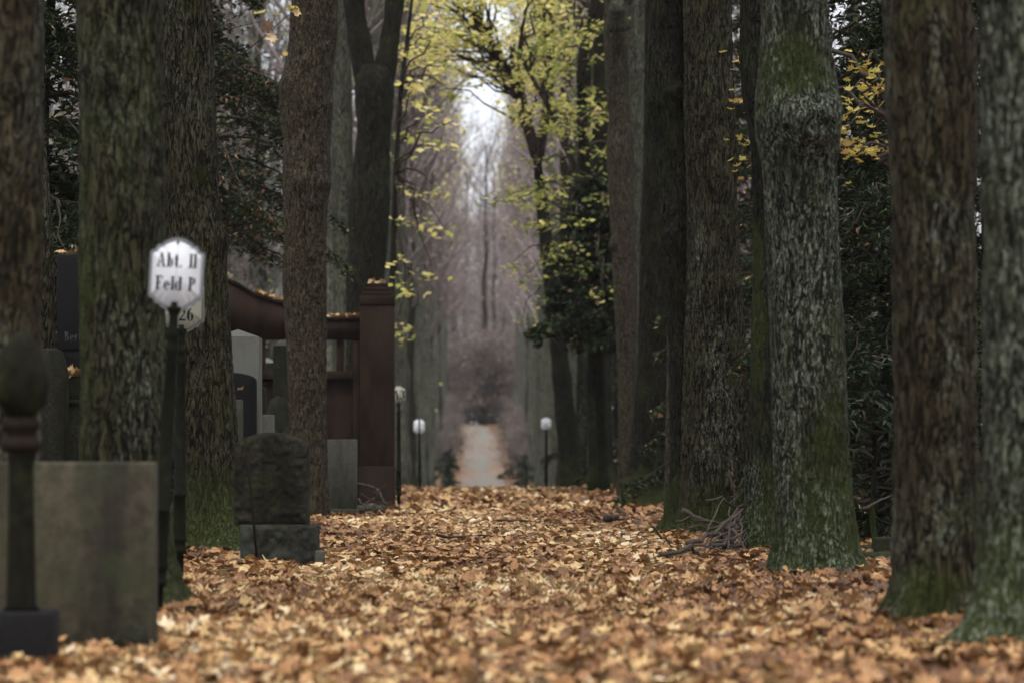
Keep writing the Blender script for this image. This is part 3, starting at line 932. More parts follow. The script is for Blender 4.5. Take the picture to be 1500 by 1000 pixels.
# ------------------------------------------------------------------ evergreens
def evergreen(name, label, x, y, h, spread, nb, seed, mat, low=0.05, leaf=(0.05, 0.11), per=55, temps=T_BLADE, droop=0.5, caught=0.06, trunk_r=0.09, cat='evergreen', group=None):
    rg = np.random.default_rng(seed)
    t = empty(name, (x, y, gz1(x, y)), label, cat, group)
    tb = MB()
    zz = np.linspace(-0.1, h, 14)
    tb.tube(np.column_stack([np.cumsum(rg.normal(0, 0.02, 14)), np.cumsum(rg.normal(0, 0.02, 14)), zz]), np.linspace(trunk_r, 0.015, 14), 10)
    tb.build('trunk', M['bark_dark'], t, True)
    bb, lb = MB(), MB()
    pos = []
    for c in range(nb):
        f = low + (1 - low) * (c + rg.random()) / nb
        ln = spread * (1.08 - f ** 1.4) * rg.uniform(0.55, 1.15) + 0.15
        az = rg.uniform(0, 6.28)
        n = 7
        u = np.linspace(0, 1, n)
        rise = rg.uniform(0.0, 0.35)
        P = np.column_stack([np.cos(az) * ln * u, np.sin(az) * ln * u, f * h + ln * (rise * u - droop * u ** 2)])
        P[1:] += rg.normal(0, 0.03, (n - 1, 3))
        bb.tube(P, np.linspace(0.022, 0.005, n), 3, cap=False)
        m = int(per * 1.5 * (0.5 + ln))
        uu = rg.uniform(0.12, 1.0, m) ** 0.8
        q = np.stack([np.interp(uu, u, P[:, k]) for k in range(3)], -1)
        wdt = 0.26 * ln ** 0.5 * (1.15 - uu)
        side = np.array([-math.sin(az), math.cos(az), 0])
        off = rg.normal(0, 1, m) * wdt
        q = q + off[:, None] * side + np.column_stack([rg.normal(0, 0.03, (m, 2)), -np.abs(off) * 0.35 - np.abs(rg.normal(0, 0.06, m))])
        pos.append(q)
    pos = np.concatenate(pos)
    r = rg.random(len(pos)) * 0.86
    r[rg.random(len(pos)) < caught] = rg.uniform(0.92, 1.0)
    scatter_leaves(lb, pos, rg.uniform(leaf[0], leaf[1], len(pos)), 0.75, temps, rg, rnd=r)
    bb.build('branches', M['twig_dark'], t)
    lb.build('crown', mat, t)
    return t


evergreen('yew_tree', 'dark drooping yew dotted with fallen leaves above the curved red wall', -3.4, 35, 9.0, 2.1, 120, 301, M['evergreen'], low=0.36, per=150, leaf=(0.05, 0.11), temps=T_BLADE, droop=0.55, caught=0.1)
evergreen('yew_tree', 'dense dark yew behind the black inscribed gravestone', -3.85, 25, 7.5, 1.5, 90, 302, M['evergreen'], per=190, leaf=(0.06, 0.12), low=0.2, caught=0.03)
evergreen('yew_tree', 'dense dark yew between the burred trunk and the brown trunk', 3.45, 24.0, 4.6, 1.35, 80, 303, M['evergreen'], low=0.1, per=190, leaf=(0.05, 0.1), caught=0.03)
evergreen('spruce_tree', 'dark spruce with hanging sprays high behind the burred trunk', 4.0, 28, 10.5, 2.0, 120, 304, M['evergreen'], low=0.2, per=150, leaf=(0.06, 0.12), droop=0.8, caught=0.01)
evergreen('yew_tree', 'dark yew filling the gap beside the massive twin trunk', 3.6, 36, 8.0, 1.7, 60, 305, M['evergreen'], low=0.05, per=110, leaf=(0.07, 0.13), caught=0.05)
evergreen('yew_tree', 'dark yew standing farther back, beyond the grey trunk', 4.4, 45, 8.0, 2.0, 60, 306, M['evergreen'], low=0.03, per=90, leaf=(0.08, 0.15), caught=0.04)
evergreen('yew_tree', 'dark yew behind the gap between the brown and lichen-green trunks', 5.0, 27.5, 8.0, 1.5, 80, 309, M['evergreen'], low=0.05, per=110, leaf=(0.07, 0.13), caught=0.03)
evergreen('holly_tree', 'dark holly with fallen leaves caught in it, overhanging the bank', 1.95, 50.5, 5.6, 1.45, 100, 307, M['evergreen'], low=0.5, per=190, leaf=(0.09, 0.16), temps=T_OVAL, droop=0.45, caught=0.035)
evergreen('rhododendron', 'rhododendron bush with long glossy leaves behind the burred trunk', 3.05, 22.2, 1.5, 0.55, 26, 308, M['laurel'], low=0.1, per=34, leaf=(0.1, 0.16), caught=0.0, droop=0.2, cat='shrub', trunk_r=0.03)
for i in range(16):
    r_ = np.random.default_rng(900 + i)
    y = 128 + i * 5.4
    x = (1 if i % 2 else -1) * r_.uniform(1.55, 2.3)
    evergreen('evergreen_shrub', 'low dark shrub at the edge of the climbing path', x, y, r_.uniform(0.8, 1.6), 0.75, 16, 910 + i, M['laurel'], per=26, leaf=(0.14, 0.26), caught=0.0, cat='shrub', group='shrubs edging the climbing path')
for i, (x, y) in enumerate([(-1.0, 238), (0.4, 244), (1.6, 236), (-2.4, 246), (2.8, 250), (-0.3, 256)]):
    evergreen('evergreen_shrub', 'tall russet shrub closing the view above the far rise', x, y, 5.0, 1.5, 30, 960 + i, M['russet_leaf'], per=40, leaf=(0.25, 0.45), caught=0.0, cat='shrub', group='shrubs above the far rise')
for i, (x, y) in enumerate([(4.0, 84), (4.7, 94), (5.6, 104), (3.3, 71), (4.0, 90), (3.9, 40), (3.6, 58), (4.3, 66), (5.2, 49), (5.8, 38), (4.6, 75), (6.2, 58)]):
    evergreen('yew_tree', 'dark yew in the thicket behind the row, beyond the twin trunk', x, y, 6.0 + (i % 3), 1.8, 44, 340 + i, M['evergreen'], low=0.02, per=60, leaf=(0.1, 0.19), caught=0.03, group='yews of the thicket behind the row')
for i, (x, y) in enumerate([(-4.2, 34), (-5.6, 44), (-4.6, 55), (-6.5, 62), (5.6, 31), (6.5, 52), (5.0, 60), (-7.5, 50), (7.5, 42)]):
    evergreen('evergreen_shrub', 'low dark evergreen shrub in the woodland ' + ('behind the enclosure' if x < 0 else 'behind the yews'), x, y, 2.2 + 0.5 * (i % 3), 1.2, 30, 320 + i, M['laurel'], per=60, leaf=(0.1, 0.2), caught=0.0,
              cat='shrub', group='shrubs ' + ('behind the enclosure' if x < 0 else 'behind the yews'))


# ------------------------------------------------------------------ young maples with yellow leaves
def bent(P0, P1, n, sag, rg):
    u = np.linspace(0, 1, n)[:, None]
    P = P0 + (P1 - P0) * u
    P[:, 2] += sag * np.sin(u[:, 0] * math.pi)
    P[1:-1] += rg.normal(0, 0.05, (n - 2, 3))
    return P


def maple(name, label, stem, d, targets, seed, leafmat, nleaf=16, size=(0.1, 0.17), r0=0.14, spray=0.42, forks=()):
    rg = np.random.default_rng(seed)
    S = np.array([W(x, y_, d) for x, y_ in stem])
    base = np.array([S[0][0], d, gz1(S[0][0], d)])
    S[0][2] = base[2] - 0.1
    t = empty(name, base, label, 'tree')
    zz = np.linspace(0, 1, 40)
    SS = np.stack([np.interp(zz, np.linspace(0, 1, len(S)), S[:, k]) for k in range(3)], -1)
    ker = np.ones(5) / 5
    for k in range(3):
        e = np.convolve(np.pad(SS[:, k], 2, mode='edge'), ker, 'valid')
        SS[1:-1, k] = e[1:-1]
    tb = MB().tube(SS - base, r0 * np.linspace(1.15, 0.45, 40) * (1 + 0.06 * rg.normal(0, 1, 40)), 14)
    tb.build('trunk', M['bark_dark'], t, True)
    nodes = [SS[18:]]
    bb, pos = MB(), []
    for fk in forks:
        Fp = np.array([W(x, y_, d) for x, y_ in fk])
        zz2 = np.linspace(0, 1, 16)
        FF = np.stack([np.interp(zz2, np.linspace(0, 1, len(Fp)), Fp[:, k]) for k in range(3)], -1)
        bb.tube(FF - base, r0 * np.linspace(0.62, 0.25, 16), 9)
        nodes.append(FF)
    nodes = np.concatenate(nodes)
    for tg in targets:
        tg = np.array(tg)
        dist = np.linalg.norm(nodes - tg, axis=1) + 0.6 * np.clip(nodes[:, 2] - tg[2] + 0.3, 0, None)
        p0 = nodes[np.argmin(dist)]
        P = bent(p0, tg, 8, rg.uniform(0.05, 0.3), rg)
        bb.tube(P - base, np.linspace(0.018 + 0.006 * dist.min() ** 0.5, 0.004, 8), 4, cap=False)
        dr = (P[-1] - P[-3])
        dr[2] *= 0.3
        dr /= np.linalg.norm(dr)
        sd = np.array([-dr[1], dr[0], 0])
        n = int(nleaf * rg.uniform(0.6, 1.4))
        q = tg - dr * rg.uniform(-0.25, 0.9, n)[:, None] * spray * 1.6 + sd * rg.normal(0, spray * 0.55, n)[:, None]
        q[:, 2] += rg.normal(-0.03, 0.06, n)
        pos.append(q - base)
    pos = np.concatenate(pos)
    bb.build('branches', M['twig_dark'], t)
    lb = MB()
    scatter_leaves(lb, pos, rg.uniform(size[0], size[1], len(pos)), 0.32, T_SIMPLE if d > 35 else T_MAPLE, rg)
    lb.build('crown', leafmat, t)
    return t


rg = np.random.default_rng(77)
tg1, tg2, tg3 = [], [], []
while len(tg1) < 225:
    x, y_ = rg.uniform(590, 835), rg.uniform(-60, 300)
    lim = np.interp(x, [590, 650, 690, 730, 770, 835], [110, 140, 100, 140, 210, 230])
    if y_ < lim * rg.random() ** 0.5 + 10 and not (682 < x < 738 and 105 < y_ < 230):
        tg1.append(W(x, y_, rg.uniform(52, 66)))
while len(tg2) < 70:
    x, y_ = rg.uniform(770, 900), rg.uniform(-60, 470)
    if y_ < 330 or rg.random() < 0.35:
        tg2.append(W(x, y_, rg.uniform(46, 56)))
for x, y_ in [(720, 292), (745, 285), (770, 276), (805, 262), (830, 300), (760, 410), (790, 440), (745, 395), (815, 380), (838, 360), (842, 395), (765, 470)]:
    tg2.append(W(x, y_, rg.uniform(48, 54)))
for x, y_ in [(600, 75), (612, 120), (640, 100), (598, 155), (630, 160), (655, 140), (665, 175), (605, 200), (640, 205), (610, 275), (640, 280), (655, 335), (625, 330), (590, 395), (585, 420), (592, 480), (588, 500), (632, 408), (600, 230), (590, 330), (640, 60), (625, 20), (660, 40), (655, 85)]:
    tg3.append(W(x + rg.normal(0, 4), y_ + rg.normal(0, 4), rg.uniform(46, 56)))
maple('maple_tree', 'leaning forked maple with yellow leaves arching over the path', [(838, 712), (824, 560), (806, 400), (795, 310), (786, 225)], 59, tg1, 401, M['yellow_leaf'], nleaf=30, size=(0.07, 0.14), r0=0.2, spray=0.55,
      forks=[[(786, 230), (768, 170), (752, 120), (700, 30), (660, -40)], [(788, 235), (800, 170), (806, 110), (800, 20), (815, -60)]])
maple('maple_tree', 'dark-stemmed maple with green and yellow leaves above the holly', [(884, 720), (876, 560), (868, 420), (862, 260), (853, 190), (850, 90), (868, 20), (880, -60)], 51, tg2, 402, M['olive_leaf'], nleaf=30, size=(0.07, 0.13), r0=0.13,
      forks=[[(866, 330), (836, 230), (800, 150), (760, 80)]])
maple('maple_tree', 'slim maple with sparse pale leaves beside the forked mossy tree', [(560, 735), (572, 500), (578, 300), (585, 150), (600, 30), (610, -60)], 51, tg3, 403, M['yellow_leaf'], nleaf=14, r0=0.06, spray=0.3)
tg4 = [W(x, y_, d_) for x, y_, d_ in [(1255, 95, 21), (1275, 122, 20.5), (1245, 135, 20), (1290, 118, 21), (1252, 205, 20), (1262, 215, 20.4), (1240, 190, 20), (1265, 150, 22), (1085, 90, 23), (1084, 140, 23), (1086, 240, 23), (1088, 200, 23.5), (1290, 200, 21)]]
maple('maple_tree', 'small maple with amber leaves in front of the dark yew', [(1330, 810), (1330, 500), (1318, 300), (1305, 150), (1300, 20), (1295, -60)], 22, tg4, 404, M['amber_leaf'], nleaf=16, size=(0.045, 0.085), r0=0.035, spray=0.16)

# ------------------------------------------------------------------ gravestones
def stone(name, label, parts, origin, group=None, cat='gravestone', rz=0):
    """parts: (name, MB in world coordinates, material, bevel)"""
    t = empty(name, origin, label, cat, group)
    o3 = np.array(origin)
    for nm, mb, mat, bev in parts:
        mb.V = [v - o3 for v in mb.V]
        mb.build(nm, mat, t, bevel=bev)
    return t


def pbox(x0, x1, y0, y1, d, depth):
    """upright block whose front face spans photo pixels x0..x1, y0 (top)..y1 at depth d"""
    a, b = W(x0, y0, d), W(x1, y1, d)
    return MB().box(a[0], b[0], d, d + depth, b[2], a[2])


def arch_poly(xc, w, zbase, zs, zt, n=18):
    """outline with a round-arched top: spring zs, crown zt"""
    P = [(xc - w, zbase), (xc + w, zbase)]
    for k in range(n + 1):
        a = math.pi * k / n
        P.append((xc + w * math.cos(a), zs + (zt - zs) * math.sin(a) ** 0.8))
    return P


# sandstone slab near the camera
d = 11.3
stone('gravestone', 'plain weathered sandstone slab stained with dark streaks', [
    ('slab', pbox(-32, 226, 676, 975, d, 0.13), M['sandstone'], 0.012)], (W(97, 0, d)[0], d, 0))
# black stele on mossy pedestal
d = 19.4
xl, xr = 83, 168
stele = pbox(xl, xr, 376, 512, d, 0.18)
P = [W(x, y_, d) for x, y_ in [(xl, 511), (xl + 6, 520), (xl + 11, 535), (xl + 17, 552), (xr - 17, 552), (xr - 11, 535), (xr - 6, 520), (xr, 511)]]
neck = MB().prism([(p[0], p[2]) for p in P], d + 0.012, d + 0.172)
cap = pbox(xl + 1, xr - 1, 372, 377, d + 0.012, 0.155)
gb = stone('gravestone', 'tall polished black gravestone with faint lettering on a mossy pedestal', [
    ('stele', stele, M['black_granite'], 0.006), ('neck', neck, M['black_granite'], 0), ('top', cap, M['dark_stone'], 0.01),
    ('ledge', pbox(73, 178, 552, 586, d - 0.07, 0.34), M['dark_stone'], 0.012),
    ('moulding', pbox(68, 183, 585, 592, d - 0.1, 0.4), M['dark_stone'], 0.006),
    ('pedestal', pbox(70, 181, 591, 850, d - 0.085, 0.37), M['dark_stone'], 0.01)], (W(125, 0, d)[0], d, 0))
shd = MB().prism([(W(x, y_, d - 0.25)[0], W(x, y_, d - 0.25)[2]) for x, y_ in [(52, 700), (52, 520), (62, 511), (90, 512), (96, 530), (100, 548), (100, 700)]], d - 0.42, d - 0.2)
stone('gravestone', 'low grey rounded stone in front of the black gravestone', [('block', shd, M['dark_stone'], 0.015)], (W(76, 0, d - 0.3)[0], d - 0.3, 0))

# rock-faced round-topped stone
d = 19.3
s_ = d / F


def rock_face(poly_fn, x0, x1, z0, z1, yf, yb, seed, amp=0.02, n=46, m=60):
    """block with hewn front: grid clipped to the outline's top z = poly_fn(x)"""
    X = np.linspace(x0, x1, n)
    top = np.array([poly_fn(x) for x in X])
    U = np.linspace(0, 1, m)
    XX = np.repeat(X[None], m, 0)
    ZZ = z0 + U[:, None] * (top[None] - z0)
    P = np.stack([XX.ravel() * 24, ZZ.ravel() * 24, np.zeros(n * m)], -1)
    cell = fbm(P, seed, 4) - 0.5
    rid = np.abs(vnoise(P * 1.2 + 3, seed + 3) - 0.5)
    ex = np.minimum(np.minimum(XX - x0, x1 - XX), np.minimum(top[None] - ZZ, ZZ - z0)).ravel()
    fade = np.clip(ex / 0.025, 0, 1)
    Y = yf - fade * (0.01 + amp * (cell * 2.2 + 0.6 * rid))
    V = np.column_stack([XX.ravel(), Y, ZZ.ravel()])
    i = np.arange(m - 1)[:, None] * n
    j = np.arange(n - 1)[None]
    Q = np.stack([i + j, i + j + 1, i + n + j + 1, i + n + j], -1).reshape(-1, 4)
    mb = MB()
    mb.add(V, Q=Q)
    # rim, top and sides back to yb
    rim = [k * n for k in range(m)][::-1]
    ring = [j_ for j_ in range(n)] + [k * n + n - 1 for k in range(1, m)] + [(m - 1) * n + j_ for j_ in range(n - 2, -1, -1)] + [k * n for k in range(m - 2, 0, -1)]
    A = V[ring]
    B = A.copy()
    B[:, 1] = yb
    L = len(ring)
    c = B.mean(0)
    Vr = np.concatenate([A, B, [c]])
    Qr = [(k, L + k, L + (k + 1) % L, (k + 1) % L) for k in range(L)]
    Tr = [(2 * L, L + (k + 1) % L, L + k) for k in range(L)]
    mb.add(Vr, Tr, Qr)
    return mb


xa, xb = (342 - CX) * s_, (452 - CX) * s_
zs, zt, zb = H + (CY - 650) * s_, H + (CY - 633) * s_, H + (CY - 768) * s_
xm = (xa + xb) / 2
head = rock_face(lambda x: zs + (zt - zs) * max(0, 1 - abs((x - xm) / (xb - xm)) ** 2.2), xa, xb, zb, zt, d + 0.03, d + 0.17, 41, amp=0.013)
xa2, xb2 = (352 - CX) * s_, (465 - CX) * s_
foot = rock_face(lambda x: zb + 0.001, xa2, xb2, -0.06, zb, d - 0.01, d + 0.27, 42, amp=0.018, n=46, m=26)
stone('gravestone', 'dark rock-faced gravestone with a gently arched top beside the mossy trunk', [
    ('headstone', head, M['rough_stone'], 0), ('base', foot, M['lichen_stone'], 0)], (xm, d, 0))
stone('gravestone', 'stubby little stone beside the rock-faced gravestone base', [('block', pbox(461, 475, 806, 850, 19.15, 0.1), M['grey_stone'], 0.01)], (W(468, 0, 19.2)[0], 19.2, 0), cat='stone')
rod = MB()
rod.tube([W(358, 640, 19.1), W(364, 690, 19.1), W(370, 745, 19.08), W(376, 815, 19.05)], 0.009, 8)
tag(rod.build('iron_rod', M['rust'], smooth=True), 'thin rusty iron rod leaning against the rock-faced gravestone', 'rod')

# pale stele with pyramid top and its neighbours
d = 25
a, b = W(313, 493, d), W(379, 850, d)
pyr = MB()
xm, ym = (a[0] + b[0]) / 2, d + 0.2
pyr.add([(a[0], d, a[2]), (b[0], d, a[2]), (b[0], d + 0.4, a[2]), (a[0], d + 0.4, a[2]), (xm, ym, a[2] + 0.072)], T=[(0, 1, 4), (1, 2, 4), (2, 3, 4), (3, 0, 4)])
stone('gravestone', 'pale grey granite pillar gravestone with a shallow pyramid top', [
    ('shaft', pbox(313, 379, 493, 850, d, 0.4), M['pale_granite'], 0.004), ('top', pyr, M['pale_granite'], 0)], (xm, d, 0))
d = 24.4
s_ = d / F
xc, w = (333 - CX) * s_, 42 * s_
arch = MB().prism(arch_poly(xc, w, -0.05, H + (CY - 559) * s_, H + (CY - 545) * s_), d, d + 0.12)
ga = stone('gravestone', 'dark arched gravestone with gilt letters before the pale granite pillar', [('slab', arch, M['black_granite'], 0.006)], (xc, d, 0))
stone('gravestone', 'narrow mossy stone post in front of the arched dark gravestone', [('post', pbox(340, 355, 585, 840, 23.4, 0.09), M['grey_stone'], 0.008)], (W(347, 0, 23.4)[0], 23.4, 0))
stone('gravestone', 'small pale granite block behind the rock-faced gravestone', [('block', pbox(377, 400, 607, 830, 25.8, 0.2), M['pale_granite'], 0.008)], (W(388, 0, 25.8)[0], 25.8, 0))
# small dark stone with a sloped top and bowl of white flowers
d = 27.5
P = [W(x, y_, d) for x, y_ in [(372, 820), (372, 561), (381, 563), (389, 569), (389, 820)]]
stone('gravestone', 'small dark sloping-topped stone behind the pale granite pillar', [('block', MB().prism([(p[0], p[2]) for p in P], d, d + 0.15), M['dark_stone'], 0.006)], (W(381, 0, d)[0], d, 0))
# dark obelisk
d = 34.2
a, b = W(400, 506, d), W(440, 765, d)
dw = b[0] - a[0]
top_ = MB().add([(a[0], d, a[2]), (b[0], d, a[2]), (b[0], d + dw, a[2]), (a[0], d + dw, a[2]), ((a[0] + b[0]) / 2, d + dw / 2, a[2] + 0.1)], T=[(0, 1, 4), (1, 2, 4), (2, 3, 4), (3, 0, 4)])
stone('gravestone', 'square dark pillar gravestone with a paler sloping cap before the red wall', [
    ('shaft', pbox(400, 440, 506, 765, d, dw), M['dark_stone'], 0.004), ('cap', top_, M['grey_stone'], 0)], ((a[0] + b[0]) / 2, d, 0))
d = 42
a, b = W(378, 531, d), W(404, 745, d)
top_ = MB().add([(a[0], d, a[2]), (b[0], d, a[2]), (b[0], d + 0.26, a[2]), (a[0], d + 0.26, a[2]), ((a[0] + b[0]) / 2, d + 0.13, a[2] + 0.08)], T=[(0, 1, 4), (1, 2, 4), (2, 3, 4), (3, 0, 4)])
stone('gravestone', 'dark capped stone pillar seen through the red wall opening', [('shaft', pbox(378, 404, 531, 745, d, 0.26), M['black_granite'], 0.004), ('cap', top_, M['pale_granite'], 0)], ((a[0] + b[0]) / 2, d, 0))


def boulder(c, r, seed, mat, name, label):
    rgb = np.random.default_rng(seed)
    n, m = 18, 12
    th = np.arange(n) * 2 * math.pi / n
    ph = np.linspace(0.05, math.pi - 0.05, m)
    A, B = np.meshgrid(th, ph)
    D = np.stack([np.cos(A) * np.sin(B), np.sin(A) * np.sin(B), np.cos(B)], -1).reshape(-1, 3)
    D = D * (0.55 + 0.9 * fbm(D * 2.2 + seed, seed, 4))[:, None] * np.array(r)
    i = np.arange(m - 1)[:, None] * n
    j = np.arange(n)[None]
    Q = np.stack([i + j, i + n + j, i + n + (j + 1) % n, i + (j + 1) % n], -1).reshape(-1, 4)
    mb = MB().add(D, Q=Q)
    return tag(mb.build(name, mat, smooth=False, loc=tuple(c)), label, 'rock')


boulder((W(192, 0, 11.1)[0], 11.1, 0.07), (0.07, 0.06, 0.06), 50, M['dark_stone'], 'rock', 'small round dark stone at the foot of the sandstone slab')
boulder((W(408, 0, 33)[0], 33.3, 1.0), (0.2, 0.2, 0.42), 51, M['dark_stone'], 'rock', 'rugged dark rock heaped against the dark pillar gravestone')
boulder((W(406, 0, 33)[0], 33.2, 0.4), (0.3, 0.28, 0.7), 52, M['dark_stone'], 'rock', 'big dark rock at the bottom of the heap before the pillar')
# grey slab beside the red pillar
d = 34
stone('gravestone', 'plain grey upright slab on a low base beside the red pillar', [
    ('slab', pbox(452, 523, 643, 746, d, 0.12), M['grey_stone'], 0.01), ('base', pbox(446, 525, 745, 775, d - 0.06, 0.26), M['grey_stone'], 0.01)], (W(487, 0, d)[0], d, 0))

# ------------------------------------------------------------------ red grave enclosure
d = 38.0
s_ = d / F
org = (W(320, 0, d)[0], d, 0)
parts = []
for px0, px1 in ((527, 577), (63, 113)):
    parts.append(('pillar', pbox(px0, px1, 447, 682, d, 0.46), M['red_granite'], 0.006))
    parts.append(('plinth', pbox(px0 - 1.5, px1 + 1, 682.3, 770, d - 0.016, 0.49), M['red_granite'], 0.006))
    parts.append(('cap', pbox(px0 - 0.8, px1 + 0.6, 433, 446.6, d - 0.012, 0.484), M['red_granite'], 0.006))
    parts.append(('cap_step', pbox(px0 + 3, px1 - 2.5, 427, 432.7, d + 0.02, 0.42), M['red_granite'], 0.005))
    parts.append(('cap_step', pbox(px0 + 6, px1 - 5.5, 420.5, 426.7, d + 0.05, 0.36), M['red_granite'], 0.005))
    parts.append(('cap_step', pbox(px0 + 11, px1 - 9, 415, 420.2, d + 0.09, 0.28), M['red_granite'], 0.005))
dy = d + 0.1
# wall head with the swept-up middle
top_pts = [(527, 466), (480, 465), (455, 458), (435, 449), (417, 442), (400, 438.5), (385, 434), (374, 430), (366, 425.5), (359, 421), (351, 415.5), (343, 411.5), (334, 409), (320, 408)]
top_pts = top_pts + [(640 - x, y_) for x, y_ in reversed(top_pts[:-1])]
hb = MB()
up = np.array([W(x, y_, dy) for x, y_ in top_pts])
lo = np.array([W(x, 497, dy) for x, y_ in top_pts])
n = len(up)
bk = np.array([0, 0.24, 0])
V = np.concatenate([up, lo, up + bk, lo + bk])
Q = []
for k in range(n - 1):
    Q += [(k, k + 1, n + k + 1, n + k), (2 * n + k, 3 * n + k, 3 * n + k + 1, 2 * n + k + 1), (k, 2 * n + k, 2 * n + k + 1, k + 1), (n + k, n + k + 1, 3 * n + k + 1, 3 * n + k)]
hb.add(V, Q=Q + [(0, n, 3 * n, 2 * n), (n - 1, 3 * n - 1, 4 * n - 1, 2 * n - 1)])
parts.append(('wall_head', hb, M['red_granite'], 0))
cp = MB()
cu = up + np.array([0, -0.018, 0.012])
cl = up + np.array([0, -0.018, -0.036])
bk2 = np.array([0, 0.276, 0])
V = np.concatenate([cu, cl, cu + bk2, cl + bk2])
cp.add(V, Q=Q + [(0, n, 3 * n, 2 * n), (n - 1, 3 * n - 1, 4 * n - 1, 2 * n - 1)])
parts.append(('coping', cp, M['red_granite'], 0))
for px0, px1 in ((517, 526.8), (113.2, 123)):
    parts.append(('jamb', pbox(px0, px1, 497.2, 770, dy + 0.01, 0.2), M['red_granite'], 0.004))
parts.append(('sill', pbox(123.2, 516.8, 543, 555, dy - 0.02, 0.26), M['red_granite'], 0.006))
parts.append(('panel', pbox(123.2, 516.8, 555.2, 770, dy + 0.06, 0.12), M['red_granite'], 0))
for px in (498, 383, 440, 320, 257, 200, 142):
    parts.append(('colonnette', pbox(px - 5.5, px + 5.5, 497.2, 542.8, dy + 0.05, 0.1), M['red_granite'], 0.004))
for px in (470, 370, 270, 170):
    parts.append(('stile', pbox(px - 7, px + 7, 555.2, 770, dy + 0.025, 0.03), M['red_granite'], 0.003))
stone('grave_enclosure', 'dark red stone grave enclosure with stepped pillar and swept-up wall', parts, org, cat='enclosure')


# ------------------------------------------------------------------ lettering
def q4(p):
    return [tuple(v) for v in p]


def arc(cx, cy, rx, ry, a0, a1, t_side, t_end, n=14):
    """crescent stroke: thick at the sides (angles 0 and 180), thin at top and bottom"""
    out = []
    an = np.radians(np.linspace(a0, a1, n + 1))
    def pt(a, o):
        th = t_end + (t_side - t_end) * abs(math.cos(a)) ** 1.5
        return (cx + (rx - (th if o else 0)) * math.cos(a), cy + (ry - (th if o else 0) * (0.75 if o else 0)) * math.sin(a))
    for k in range(n):
        out.append([pt(an[k], 0), pt(an[k + 1], 0), pt(an[k + 1], 1), pt(an[k], 1)])
    return out


def bar(x0, x1, y0, y1):
    return [[(x0, y0), (x1, y0), (x1, y1), (x0, y1)]]


